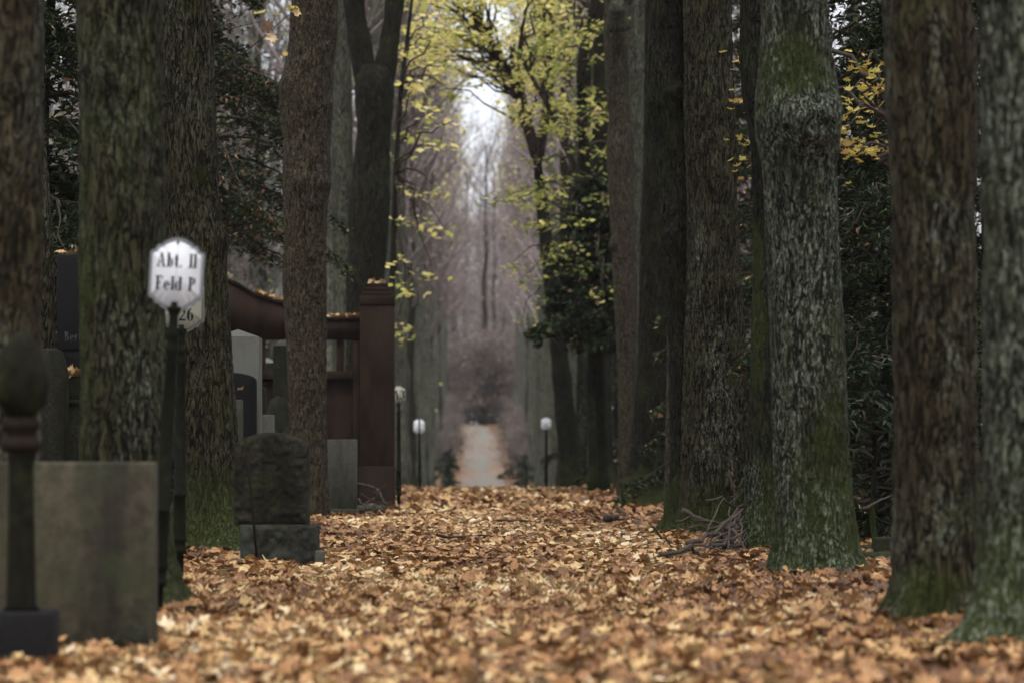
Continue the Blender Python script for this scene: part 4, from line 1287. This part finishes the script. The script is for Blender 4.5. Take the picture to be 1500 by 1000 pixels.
K, k_ = 0.2, 0.06     # thick and thin strokes, cap height 1
GL = {
    'A': (0.78, [[(0.1, 0), (0.15, 0), (0.4, 1), (0.34, 1)], [(0.32, 1), (0.46, 1), (0.7, 0), (0.54, 0)]] + bar(0.2, 0.58, 0.3, 0.35) + bar(0, 0.26, 0, k_) + bar(0.45, 0.8, 0, k_)),
    'b': (0.56, bar(0.06, 0.06 + K, 0, 1) + bar(0, 0.2, 0.96, 1) + arc(0.28, 0.32, 0.26, 0.33, -130, 130, K, k_)),
    't': (0.4, bar(0.1, 0.1 + K, 0.1, 0.9) + bar(0, 0.36, 0.6, 0.6 + k_) + arc(0.27, 0.12, 0.17, 0.13, 180, 320, K, k_)),
    '.': (0.24, bar(0.04, 0.18, 0, 0.14)),
    'I': (0.3, bar(0.07, 0.07 + K, 0, 1) + bar(0, 0.29, 0, k_) + bar(0, 0.29, 1 - k_, 1)),
    'F': (0.64, bar(0.08, 0.08 + K, 0, 1) + bar(0, 0.32, 0, k_) + bar(0, 0.58, 1 - k_, 1) + bar(0.54, 0.58, 0.74, 1) + bar(0.2, 0.42, 0.49, 0.54) + bar(0.38, 0.42, 0.4, 0.63)),
    'e': (0.52, arc(0.25, 0.32, 0.25, 0.33, 0, 310, K * 0.95, k_, 18) + bar(0.1, 0.48, 0.32, 0.37)),
    'l': (0.28, bar(0.06, 0.06 + K, 0, 1) + bar(0, 0.27, 0, k_) + bar(0, 0.2, 0.96, 1)),
    'd': (0.58, bar(0.36, 0.36 + K, 0, 1) + bar(0.3, 0.51, 0.96, 1) + bar(0.36, 0.57, 0, k_) + arc(0.28, 0.32, 0.27, 0.33, 50, 310, K, k_)),
    'P': (0.64, bar(0.08, 0.08 + K, 0, 1) + bar(0, 0.34, 0, k_) + bar(0, 0.3, 1 - k_, 1) + arc(0.28, 0.73, 0.32, 0.27, -90, 90, K, k_) + bar(0.2, 0.3, 0.46, 0.5)),
    '3': (0.56, arc(0.25, 0.74, 0.24, 0.26, -80, 160, K, k_) + arc(0.25, 0.27, 0.28, 0.29, -160, 85, K, k_)),
    '2': (0.56, arc(0.25, 0.72, 0.25, 0.28, -30, 170, K, k_) + [[(0.0, 0.1), (0.1, 0.1), (0.5, 0.6), (0.38, 0.6)]] + bar(0, 0.52, 0, 0.13)),
    '6': (0.56, arc(0.26, 0.3, 0.26, 0.31, 0, 360, K, k_, 20) + arc(0.42, 0.5, 0.42, 0.5, 95, 200, K, k_)),
    'B': (0.66, bar(0.08, 0.08 + K, 0, 1) + bar(0, 0.3, 0, k_) + bar(0, 0.3, 1 - k_, 1) + arc(0.28, 0.75, 0.26, 0.25, -90, 90, K, k_) + arc(0.28, 0.26, 0.32, 0.27, -90, 90, K, k_) + bar(0.2, 0.3, 0.48, 0.53)),
    'r': (0.4, bar(0.05, 0.05 + K, 0, 0.65) + arc(0.3, 0.45, 0.16, 0.2, 40, 170, 0.1, 0.1)),
    'h': (0.54, bar(0.04, 0.04 + K, 0, 1) + bar(0.36, 0.36 + K * 0.9, -0.12, 0.5) + arc(0.28, 0.44, 0.22, 0.21, 20, 160, K, 0.09)),
    'u': (0.52, bar(0.04, 0.04 + K, 0.15, 0.65) + bar(0.36, 0.36 + K, 0, 0.65) + arc(0.2, 0.17, 0.17, 0.17, 180, 330, K, k_)),
    'f': (0.36, bar(0.1, 0.1 + K, 0, 0.85) + bar(0, 0.34, 0.6, 0.65) + arc(0.27, 0.82, 0.17, 0.18, 40, 180, K, k_)),
    'a': (0.5, arc(0.2, 0.2, 0.2, 0.21, 0, 360, K, k_) + bar(0.3, 0.3 + K, 0, 0.55) + arc(0.25, 0.46, 0.2, 0.2, 10, 150, K, k_)),
    ' ': (0.42, []),
}


def letters(lines, yf, mat, parent, off=(0, 0, 0), th=0.0015):
    """every letter a piece of its own"""
    for s_, xc, zb_, hh, sq in lines:
        tot = sum(GL[c][0] + 0.06 for c in s_) - 0.06
        x_ = xc - tot * hh * sq / 2
        for c in s_:
            wd = GL[c][0] * hh * sq
            if GL[c][1]:
                m_ = text_mb([(c, x_ + wd / 2, zb_, hh, sq)], yf, th)
                m_.V = [v - np.array(off) for v in m_.V]
                m_.build('letter', mat, parent)
            x_ += wd + 0.06 * hh * sq


def text_mb(lines, yf, th=0.0015):
    """lines: (string, x centre, z baseline, cap height, x squeeze); letters stand th proud of plane y = yf"""
    mb = MB()
    for s, xc, zb_, hh, sq in lines:
        tot = sum(GL[c][0] + 0.06 for c in s) - 0.06
        x = xc - tot * hh * sq / 2
        for c in s:
            for k, q in enumerate(GL[c][1]):
                P = [(x + u * hh * sq, zb_ + v * hh) for u, v in q]
                y0 = yf - th - 0.00004 * (k % 7)
                V = [(p[0], y0, p[1]) for p in P] + [(p[0], yf, p[1]) for p in P]
                mb.add(V, Q=[(0, 1, 2, 3), (0, 4, 5, 1), (1, 5, 6, 2), (2, 6, 7, 3), (3, 7, 4, 0)])
            x += (GL[c][0] + 0.06) * hh * sq
    return mb


def cartouche(w, h):
    """half outline of the enamel plate, then mirrored; w, h are full sizes"""
    hp = []
    for t_ in np.linspace(0, 1, 8):
        hp.append((0.265 * t_, 0.5 - 0.07 * t_ ** 2))
    hp += [(0.275, 0.405), (0.345, 0.40), (0.375, 0.385), (0.395, 0.35), (0.425, 0.327), (0.475, 0.32), (0.495, 0.305), (0.5, 0.28)]
    top_r = hp
    bot_r = [(x, -z) for x, z in reversed(hp)]
    right = top_r + bot_r
    left = [(-x, z) for x, z in reversed(right)][1:-1]
    return np.array([(x * w, z * h) for x, z in right + left])


def ring_mb(P, a, b, yf, th):
    n = len(P)
    A, B = P * a, P * b
    V = [(p[0], yf - th, p[1]) for p in A] + [(p[0], yf - th, p[1]) for p in B] + [(p[0], yf, p[1]) for p in A] + [(p[0], yf, p[1]) for p in B]
    Q = []
    for i in range(n):
        j = (i + 1) % n
        Q += [(i, j, n + j, n + i), (i, 2 * n + i, 2 * n + j, j), (n + i, n + j, 3 * n + j, 3 * n + i)]
    return MB().add(V, Q=Q)


def sign_post(label, px, d, top_py, base_tilt, w, h, lines, plate_mat, back=False, group=None, rings=True, rz=0.0, thick=0.8):
    x = (px - CX) * d / F
    g = gz1(x, d)
    zc = H + (CY - top_py) * d / F - h / 2 - g          # plate centre above the ground
    t = empty('sign_post', (x, d, g), label, 'sign')
    if group: t['group'] = group
    t.rotation_euler = (0, base_tilt, rz)
    zt = zc - h * 0.42
    r = 0.047 * thick
    prof = [(0.034, -0.15), (0.034, 0.16), (0.052, 0.165), (0.055, 0.18), (0.05, 0.195), (0.046, 0.2), (0.046, 0.235), (0.053, 0.24), (0.055, 0.255), (0.05, 0.27), (0.047, 0.28), (0.05, 0.3), (0.05, 0.33),
            (0.046, 0.34), (0.045, 0.50), (0.05, 0.505), (0.05, 0.52), (0.044, 0.525), (0.031, zt - 0.22), (0.036, zt - 0.21), (0.037, zt - 0.19), (0.03, zt - 0.18), (0.03, zt - 0.15), (0.036, zt - 0.14), (0.036, zt - 0.125),
            (0.028, zt - 0.115), (0.025, zt - 0.05), (0.03, zt - 0.035), (0.041, zt - 0.02), (0.042, zt - 0.005), (0.02, zt), (0.02, zt + 0.02)]
    prof = [(a * thick, b) for a, b in prof]
    MB().lathe(prof, 20).build('post', M['iron'], t, True)
    st = MB().box(-0.012, 0.012, 0.006, 0.018, zt - 0.01, zc + h * 0.43)
    st.build('bracket', M['iron_black'], t)
    P = cartouche(w, h)
    plate = MB().prism(P, -0.005, 0.005).build('plate', plate_mat, t, loc=(0, 0, zc))
    ring_mb(P, 1.0, 0.962, -0.0052, 0.003).build('rim', M['frame_grey'], plate)
    ring_mb(P, 0.93, 0.905, -0.0051, 0.0012).build('border_line', M['ink'], plate)
    if lines:
        letters(lines, -0.0051, M['ink'], plate)
    for zz in (0.43, -0.43):
        bl = MB().tube([(0, -0.009, zz * h), (0, -0.004, zz * h)], 0.006, 10)
        bl.build('bolt', M['iron_black'], plate)
    return t


d1 = 13.1
sc1 = d1 / F
sign_post('white enamel sign reading Abt. II Feld P on a leaning iron post', 228, d1, 347, math.radians(3.4), 0.252, 0.345,
          [('Abt. II', 0.0, 0.035, 0.064, 0.86), ('Feld P', 0.0, -0.072, 0.064, 0.86)], M['enamel'])
d2 = 17.0
sign_post('greyed enamel sign on an iron post, half hidden behind the white sign', 262, d2, 403, math.radians(0.6), 0.27, 0.345,
          [('26', 0.03, -0.1, 0.075, 1.0)], M['enamel_old'])
sign_post('small grey sign reading A3 on a post beside the red pillar', 584, 40.5, 563, 0.0, 0.2, 0.29, [('A3', 0.0, -0.055, 0.125, 1.0)], M['enamel_old'])
sign_post('small white sign split by its dark post at the edge of the leaves', 615, 57, 612, math.radians(-0.6), 0.24, 0.33, [('I', 0.0, -0.15, 0.3, 0.55)], M['enamel'])
bar_o = None
sign_post('small white sign on a thin post below the holly bank', 800, 60, 610, 0.0, 0.24, 0.3, [('F', 0.0, -0.03, 0.04, 1.6)], M['enamel'])

# lettering on stones
letters([('Bertha', W(113, 0, 19.4)[0], W(0, 499, 19.4)[2], 0.062, 0.85)], 19.4 - 0.0005, M['engraving'], gb, tuple(gb.location), 0.001)
letters([('auf', W(352, 0, 24.4)[0], W(0, 571, 24.4)[2], 0.035, 1.0)], 24.4 - 0.0005, M['gold'], ga, tuple(ga.location), 0.001)

# ------------------------------------------------------------------ blurred finial post at the very front
d = 10.3
x = (31 - CX) * d / F
fp = empty('finial_post', (x, d, gz1(x, d)), 'mossy iron finial post on a dark block in front of the sandstone slab', 'post')
g = gz1(x, d)
s_ = d / F
Z = lambda py: H + (CY - py) * s_ - g
MB().lathe([(0.012, Z(486)), (0.035, Z(492)), (0.07, Z(512)), (0.095, Z(540)), (0.102, Z(565)), (0.09, Z(590)), (0.06, Z(604)), (0.05, Z(610))][::-1], 28).build('finial', M['iron_moss'], fp, True)
MB().lathe([(0.05, Z(611)), (0.068, Z(616)), (0.07, Z(626)), (0.056, Z(632)), (0.056, Z(640)), (0.072, Z(645)), (0.074, Z(656)), (0.05, Z(664))][::-1], 28).build('collar', M['rust'], fp, True)
MB().lathe([(0.05, Z(664.5)), (0.045, Z(690)), (0.05, Z(800)), (0.055, Z(885)), (0.07, Z(894))][::-1], 24).build('shaft', M['iron_moss'], fp, True)
MB().box(-0.16, 0.117, -0.1, 0.15, -0.12, Z(893.5)).build('block', M['black_granite'], fp, bevel=0.012)

# ------------------------------------------------------------------ brushwood and twigs
def crooked(p0, p1, rg, n=7, amp=0.05):
    u = np.linspace(0, 1, n)[:, None]
    P = np.array(p0) + (np.array(p1) - np.array(p0)) * u
    off = np.cumsum(rg.normal(0, 1, (n, 3)), 0)
    off -= off[0] + (off[-1] - off[0]) * u
    return P + off * amp * np.linalg.norm(np.array(p1) - np.array(p0)) * 0.35


def stick_px(a, b, d0, d1_, r, rg, parent, mat=None, amp=0.09, org=None):
    P = crooked(W(*a, d0), W(*b, d1_), rg, 8, amp) - np.array(parent.location)
    mb = MB().tube(P, np.linspace(r, r * 0.45, 8), 6)
    # side shoots
    for _ in range(rg.integers(0, 3)):
        i_ = rg.integers(2, 7)
        dr = rot_to(P[min(i_ + 1, 7)] - P[i_ - 1], rg.uniform(0.4, 0.9), rg.uniform(0, 6.28))
        L = np.linalg.norm(P[-1] - P[0]) * rg.uniform(0.2, 0.45)
        mb.tube(crooked(P[i_], P[i_] + dr * L, rg, 5, amp), np.linspace(r * 0.5, r * 0.2, 5), 4)
    return mb.build('stick', mat or M['stick'], parent, True)


rg = np.random.default_rng(91)
bp = empty('brushwood_pile', (W(1045, 0, 21.5)[0], 21.5, 0), 'pile of crooked dead branches heaped between two trunks', 'branches')
ST = [((1008, 795), (1088, 745), 20.6, 21.6, 0.014), ((968, 812), (1062, 790), 19.6, 20.6, 0.012), ((947, 812), (965, 842), 19.6, 19.4, 0.008), ((965, 842), (1002, 822), 19.4, 20.2, 0.013), ((1002, 822), (1062, 812), 20.2, 20.8, 0.012),
      ((947, 812), (1010, 826), 19.6, 20.2, 0.007), ((1000, 748), (1055, 770), 21.5, 21.6, 0.018), ((1055, 770), (1090, 738), 21.6, 21.9, 0.016), ((1068, 690), (1078, 745), 21.9, 21.9, 0.008), ((1090, 700), (1082, 715), 22, 22, 0.01),
      ((1035, 732), (1085, 742), 21.4, 21.8, 0.006), ((990, 763), (1050, 764), 21.1, 21.4, 0.004), ((1008, 773), (1040, 772), 21, 21.2, 0.004), ((1038, 798), (1088, 762), 20.9, 21.6, 0.012), ((1040, 812), (1042, 800), 20.6, 20.8, 0.012),
      ((955, 770), (1005, 812), 20.2, 20.8, 0.006), ((980, 812), (1062, 826), 20.3, 20.9, 0.006), ((1060, 768), (1095, 808), 21.4, 21, 0.011), ((1055, 800), (1092, 790), 21.2, 21.4, 0.014), ((1050, 812), (1090, 802), 21, 21.2, 0.012),
      ((1060, 780), (1092, 760), 21.4, 21.7, 0.009), ((1065, 800), (1092, 775), 21.2, 21.6, 0.008), ((1070, 728), (1092, 718), 21.9, 22, 0.005), ((1072, 740), (1082, 722), 21.9, 22, 0.005), ((1040, 826), (1092, 822), 20.8, 21, 0.012)]
for a, b, da, db, r in ST:
    stick_px(a, b, da, db, r * 1.5, rg, bp)
for k in range(22):
    a = (rg.uniform(1030, 1075), rg.uniform(770, 822)); b = (rg.uniform(1062, 1100), rg.uniform(740, 815))
    stick_px(a, b, rg.uniform(20.9, 21.5), rg.uniform(21.2, 21.9), rg.uniform(0.006, 0.014), rg, bp)

rg = np.random.default_rng(92)
bp = empty('brushwood_pile', (W(545, 0, 35)[0], 35, 0), 'small tangle of pale sticks at the foot of the red pillar', 'branches')
for a, b, r in [((523, 708), (552, 716), 0.016), ((552, 716), (566, 742), 0.018), ((528, 722), (578, 752), 0.012), ((545, 735), (566, 708), 0.011), ((530, 740), (548, 728), 0.012), ((548, 720), (552, 738), 0.011), ((560, 740), (580, 752), 0.013),
                 ((560, 735), (600, 745), 0.008), ((525, 730), (540, 745), 0.014), ((535, 752), (560, 740), 0.018), ((522, 745), (545, 752), 0.02)]:
    stick_px(a, b, rg.uniform(34.5, 35.4), rg.uniform(34.5, 35.4), r, rg, bp)
for k, (px, d_, r_) in enumerate([(531, 35.0, 0.07), (545, 35.1, 0.08), (555, 34.8, 0.06)]):
    boulder((W(px, 0, d_)[0], d_, 0.06), (r_ * 1.2, r_, r_), 60 + k, M['grey_stone'], 'rock', 'lumpy grey stone in the stick tangle by the red pillar')['group'] = 'stones by the red pillar'
# lone fallen branches on the leaves
rg = np.random.default_rng(93)
for a, b, d0_, d1_, r, lb in [((722, 768), (845, 773), 30.5, 29.5, 0.016, 'long dark branch lying across the leaves of the path'), ((640, 800), (760, 792), 24, 25.5, 0.012, 'thin dead branch half buried in the path leaves'),
                              ((888, 772), (905, 752), 30, 33.5, 0.04, 'short thick mossy branch lying near the twin trunk'), ((905, 792), (950, 798), 25, 24.2, 0.01, 'slender twig on the leaves before the thin brown trunk'),
                              ((1262, 745), (1310, 722), 20.5, 21, 0.012, 'dark branch rising behind the burred trunk')]:
    P = crooked(W(*a, d0_), W(*b, d1_), rg, 9, 0.06)
    if 'rising' not in lb:
        P[:, 2] = np.array([gz1(p[0], p[1]) for p in P]) + r * 0.6 + 0.035 + np.abs(rg.normal(0, 0.012, 9))
    o3 = P.mean(0)
    tag(MB().tube(P - o3, np.linspace(r, r * 0.5, 9), 7).build('fallen_branch', M['twig_dark'], smooth=True, loc=tuple(o3)), lb, 'branch')
for (a, b, dd, r, nm) in [((1245, 782), (1330, 776), 20.4, 0.05, 'dark rotting log lying behind the burred trunk'), ((1262, 812), (1300, 800), 18.8, 0.045, 'short mossy log lying between the burred and brown trunks')]:
    P = crooked(W(*a, dd), W(*b, dd + 0.4), rg, 9, 0.05)
    P[:, 2] = np.array([gz1(p[0], p[1]) for p in P]) + r * 0.8
    o3 = P.mean(0)
    tag(MB().tube(P - o3, r * (1 + 0.1 * rg.normal(0, 1, 9)), 12).build('log', M['bark_dark'], smooth=True, loc=tuple(o3)), nm, 'log')
stone('gravestone', 'low dark kerb stone among the leaves behind the burred trunk', [('block', pbox(1283, 1340, 787, 830, 19.6, 0.2), M['dark_stone'], 0.012)], (W(1310, 0, 19.6)[0], 19.6, 0), cat='stone')

# twig with dry leaves across the gap, top left
rg = np.random.default_rng(94)
tw_ = empty('hanging_twig', tuple(W(330, 115, 21.3)), 'thin twig with a few dry leaves between two trunks', 'twig')
o3 = np.array(tw_.location)
tb = MB()
tb.tube(np.array([W(x, y_, dd) for x, y_, dd in [(310, 120, 21.3), (330, 98, 21.2), (365, 72, 21.1), (395, 47, 21.1), (418, 26, 21.1), (436, 14, 21.2)]]) - o3, np.linspace(0.006, 0.002, 6), 5)
tb.tube(np.array([W(x, y_, dd) for x, y_, dd in [(310, 48, 21.5), (340, 42, 21.4), (380, 32, 21.3)]]) - o3, np.linspace(0.004, 0.0015, 3), 4)
tb.build('stem', M['twig_dark'], tw_)
for k, (px, py, sz, tl_) in enumerate([(392, 37, 0.12, 1.2), (398, 56, 0.1, 1.4), (434, 20, 0.09, 1.0), (380, 20, 0.12, 0.2), (428, 9, 0.11, 0.25), (418, 80, 0.05, 0.8), (405, 20, 0.1, 0.15)]):
    lb = MB()
    scatter_leaves(lb, np.array([W(px, py, 21.1)]) - o3, np.array([sz]), 0.01, [T_MAPLE[k % 6]], rg)
    c = lb.V[0].mean(0)
    v = lb.V[0] - c
    v = np.column_stack([v[:, 0], v[:, 1] * math.cos(tl_) - v[:, 2] * math.sin(tl_), v[:, 1] * math.sin(tl_) + v[:, 2] * math.cos(tl_)])
    lb.V = [v + c]
    lb.build('leaf', M['litter'] if k in (0, 1, 2) else M['amber_leaf'], tw_)

# ------------------------------------------------------------------ fallen leaves
rg = np.random.default_rng(500)


def drift(x, y):
    """leaves pile up round trunks and along the rows"""
    h = np.zeros_like(x)
    for tx, ty, tr in TREES_AT:
        if ty < 46:
            dd = np.hypot(x - tx, y - ty)
            h += 0.05 * np.exp(-((dd - 0.25) / 0.3) ** 2)
    return np.clip(h, 0, 0.06)


def strew(mb, y0, y1, dens, temps, size, tilt, extra=1.0):
    ym = rg.uniform(0, 1, 10)
    L = lambda y: (-CX - 190) / F * y - 0.5
    Rr = lambda y: (1500 - CX + 190) / F * y + 0.5
    area = 0.5 * ((Rr(y0) - L(y0)) + (Rr(y1) - L(y1))) * (y1 - y0)
    N = int(area * dens)
    yy = np.sqrt(rg.uniform(y0 ** 2, y1 ** 2, N))
    xx = L(yy) + rg.random(N) * (Rr(yy) - L(yy))
    clump = fbm(np.stack([xx * 1.3, yy * 1.3, np.zeros(N)], -1), 77, 3)
    lay = rg.random(N) ** 1.4 * (0.02 + 0.045 * clump)
    zz = gz(xx, yy) + 0.008 + lay + drift(xx, yy) * rg.random(N)
    patch = fbm(np.stack([xx * 0.8, yy * 0.45, np.zeros(N)], -1), 88, 3)
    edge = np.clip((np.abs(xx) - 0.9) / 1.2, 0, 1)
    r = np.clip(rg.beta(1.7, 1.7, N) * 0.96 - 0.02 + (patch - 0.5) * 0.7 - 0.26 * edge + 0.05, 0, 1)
    sz = size[0] + (size[1] - size[0]) * rg.beta(2.2, 2.2, N)
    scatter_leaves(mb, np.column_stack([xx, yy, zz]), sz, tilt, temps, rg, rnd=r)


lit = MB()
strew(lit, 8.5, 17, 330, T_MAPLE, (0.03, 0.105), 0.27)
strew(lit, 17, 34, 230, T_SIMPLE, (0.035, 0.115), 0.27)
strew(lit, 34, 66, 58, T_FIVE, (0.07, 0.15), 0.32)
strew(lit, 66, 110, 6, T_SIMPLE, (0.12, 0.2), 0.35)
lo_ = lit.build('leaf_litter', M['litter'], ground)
lo_['kind'] = 'stuff'
lo_['label'] = 'deep carpet of tan, orange and yellow fallen maple leaves'
# the 300 that show largest
single = []
for k, (tv, tt) in enumerate([leaf_template(MAPLE, c, 70 + i) for i, c in enumerate((0.3, 0.6, 0.9, 0.45, 0.7, 1.1))]):
    me = MB().add(tv, tt).mesh('fallen_leaf')
    me.materials.append(M['litter_obj'])
    single.append(me)
n = 0
while n < 300:
    yy = math.sqrt(rg.uniform(10.2 ** 2, 21 ** 2))
    px = rg.uniform(60, 1450)
    xx = (px - CX) * yy / F
    if any(math.hypot(xx - a, yy - b) < c + 0.25 for a, b, c in TREES_AT) or (xx < -1.15 and yy < 21.2):
        continue
    o = obj('fallen_leaf', single[n % 6], None, ground, (xx, yy, gz1(xx, yy) + rg.uniform(0.035, 0.06)))
    s0 = rg.uniform(0.055, 0.1)
    o.scale = (s0, s0, s0)
    o.rotation_euler = (rg.normal(0, 0.3), rg.normal(0, 0.3), rg.uniform(0, 6.28))
    n += 1


# leaves lying on the stones
def ledge_leaves(pts, dd, depth, N, label, seed, size=(0.06, 0.12)):
    r_ = np.random.default_rng(seed)
    P = np.array([W(x, y_, dd) for x, y_ in pts])
    u = r_.random(N)
    q = np.stack([np.interp(u, np.linspace(0, 1, len(P)), P[:, k]) for k in range(3)], -1)
    q[:, 1] += r_.random(N) * depth
    q[:, 2] += 0.015 + r_.random(N) * 0.02
    o3 = q.mean(0)
    mb = MB()
    scatter_leaves(mb, q - o3, r_.uniform(size[0], size[1], N), 0.35, T_MAPLE, r_, rnd=r_.uniform(0.3, 1, N))
    return tag(mb.build('fallen_leaves', M['litter'], loc=tuple(o3)), label, 'leaves', kind='stuff')


ledge_leaves([(480, 465), (526, 466)], dy, 0.22, 60, 'fallen leaves lying along the straight top of the red wall', 1)
ledge_leaves([(374, 430), (385, 434), (400, 438.5), (415, 442)], dy, 0.2, 45, 'fallen leaves caught on the curved slope of the red wall', 2)
ledge_leaves([(540, 415), (566, 415)], d + 27.8, 0.2, 10, 'few fallen leaves on the stepped cap of the red pillar', 3)
ledge_leaves([(75, 552), (116, 552)], 19.33, 0.06, 26, 'fallen leaves heaped on the ledge below the black gravestone', 4, (0.06, 0.11))
ledge_leaves([(86, 373), (120, 373)], 19.42, 0.14, 7, 'scattered fallen leaves on top of the black gravestone', 5, (0.05, 0.08))

# ------------------------------------------------------------------ mist along the avenue
hm = bpy.data.materials.new('haze')
hm.use_nodes = True
nt = hm.node_tree
for nd in list(nt.nodes):
    if nd.type != 'OUTPUT_MATERIAL':
        nt.nodes.remove(nd)
pv = nt.nodes.new('ShaderNodeVolumePrincipled')
pv.inputs['Color'].default_value = (0.88, 0.88, 0.95, 1)
pv.inputs['Density'].default_value = 0.00017
pv.inputs['Anisotropy'].default_value = 0.0
nt.links.new(pv.outputs[0], nt.nodes['Material Output'].inputs['Volume'])
hz = MB().box(-75, 75, -25, 372, -4, 42).build('haze', hm)
tag(hz, 'pale autumn mist thickening along the avenue', 'haze', kind='stuff')
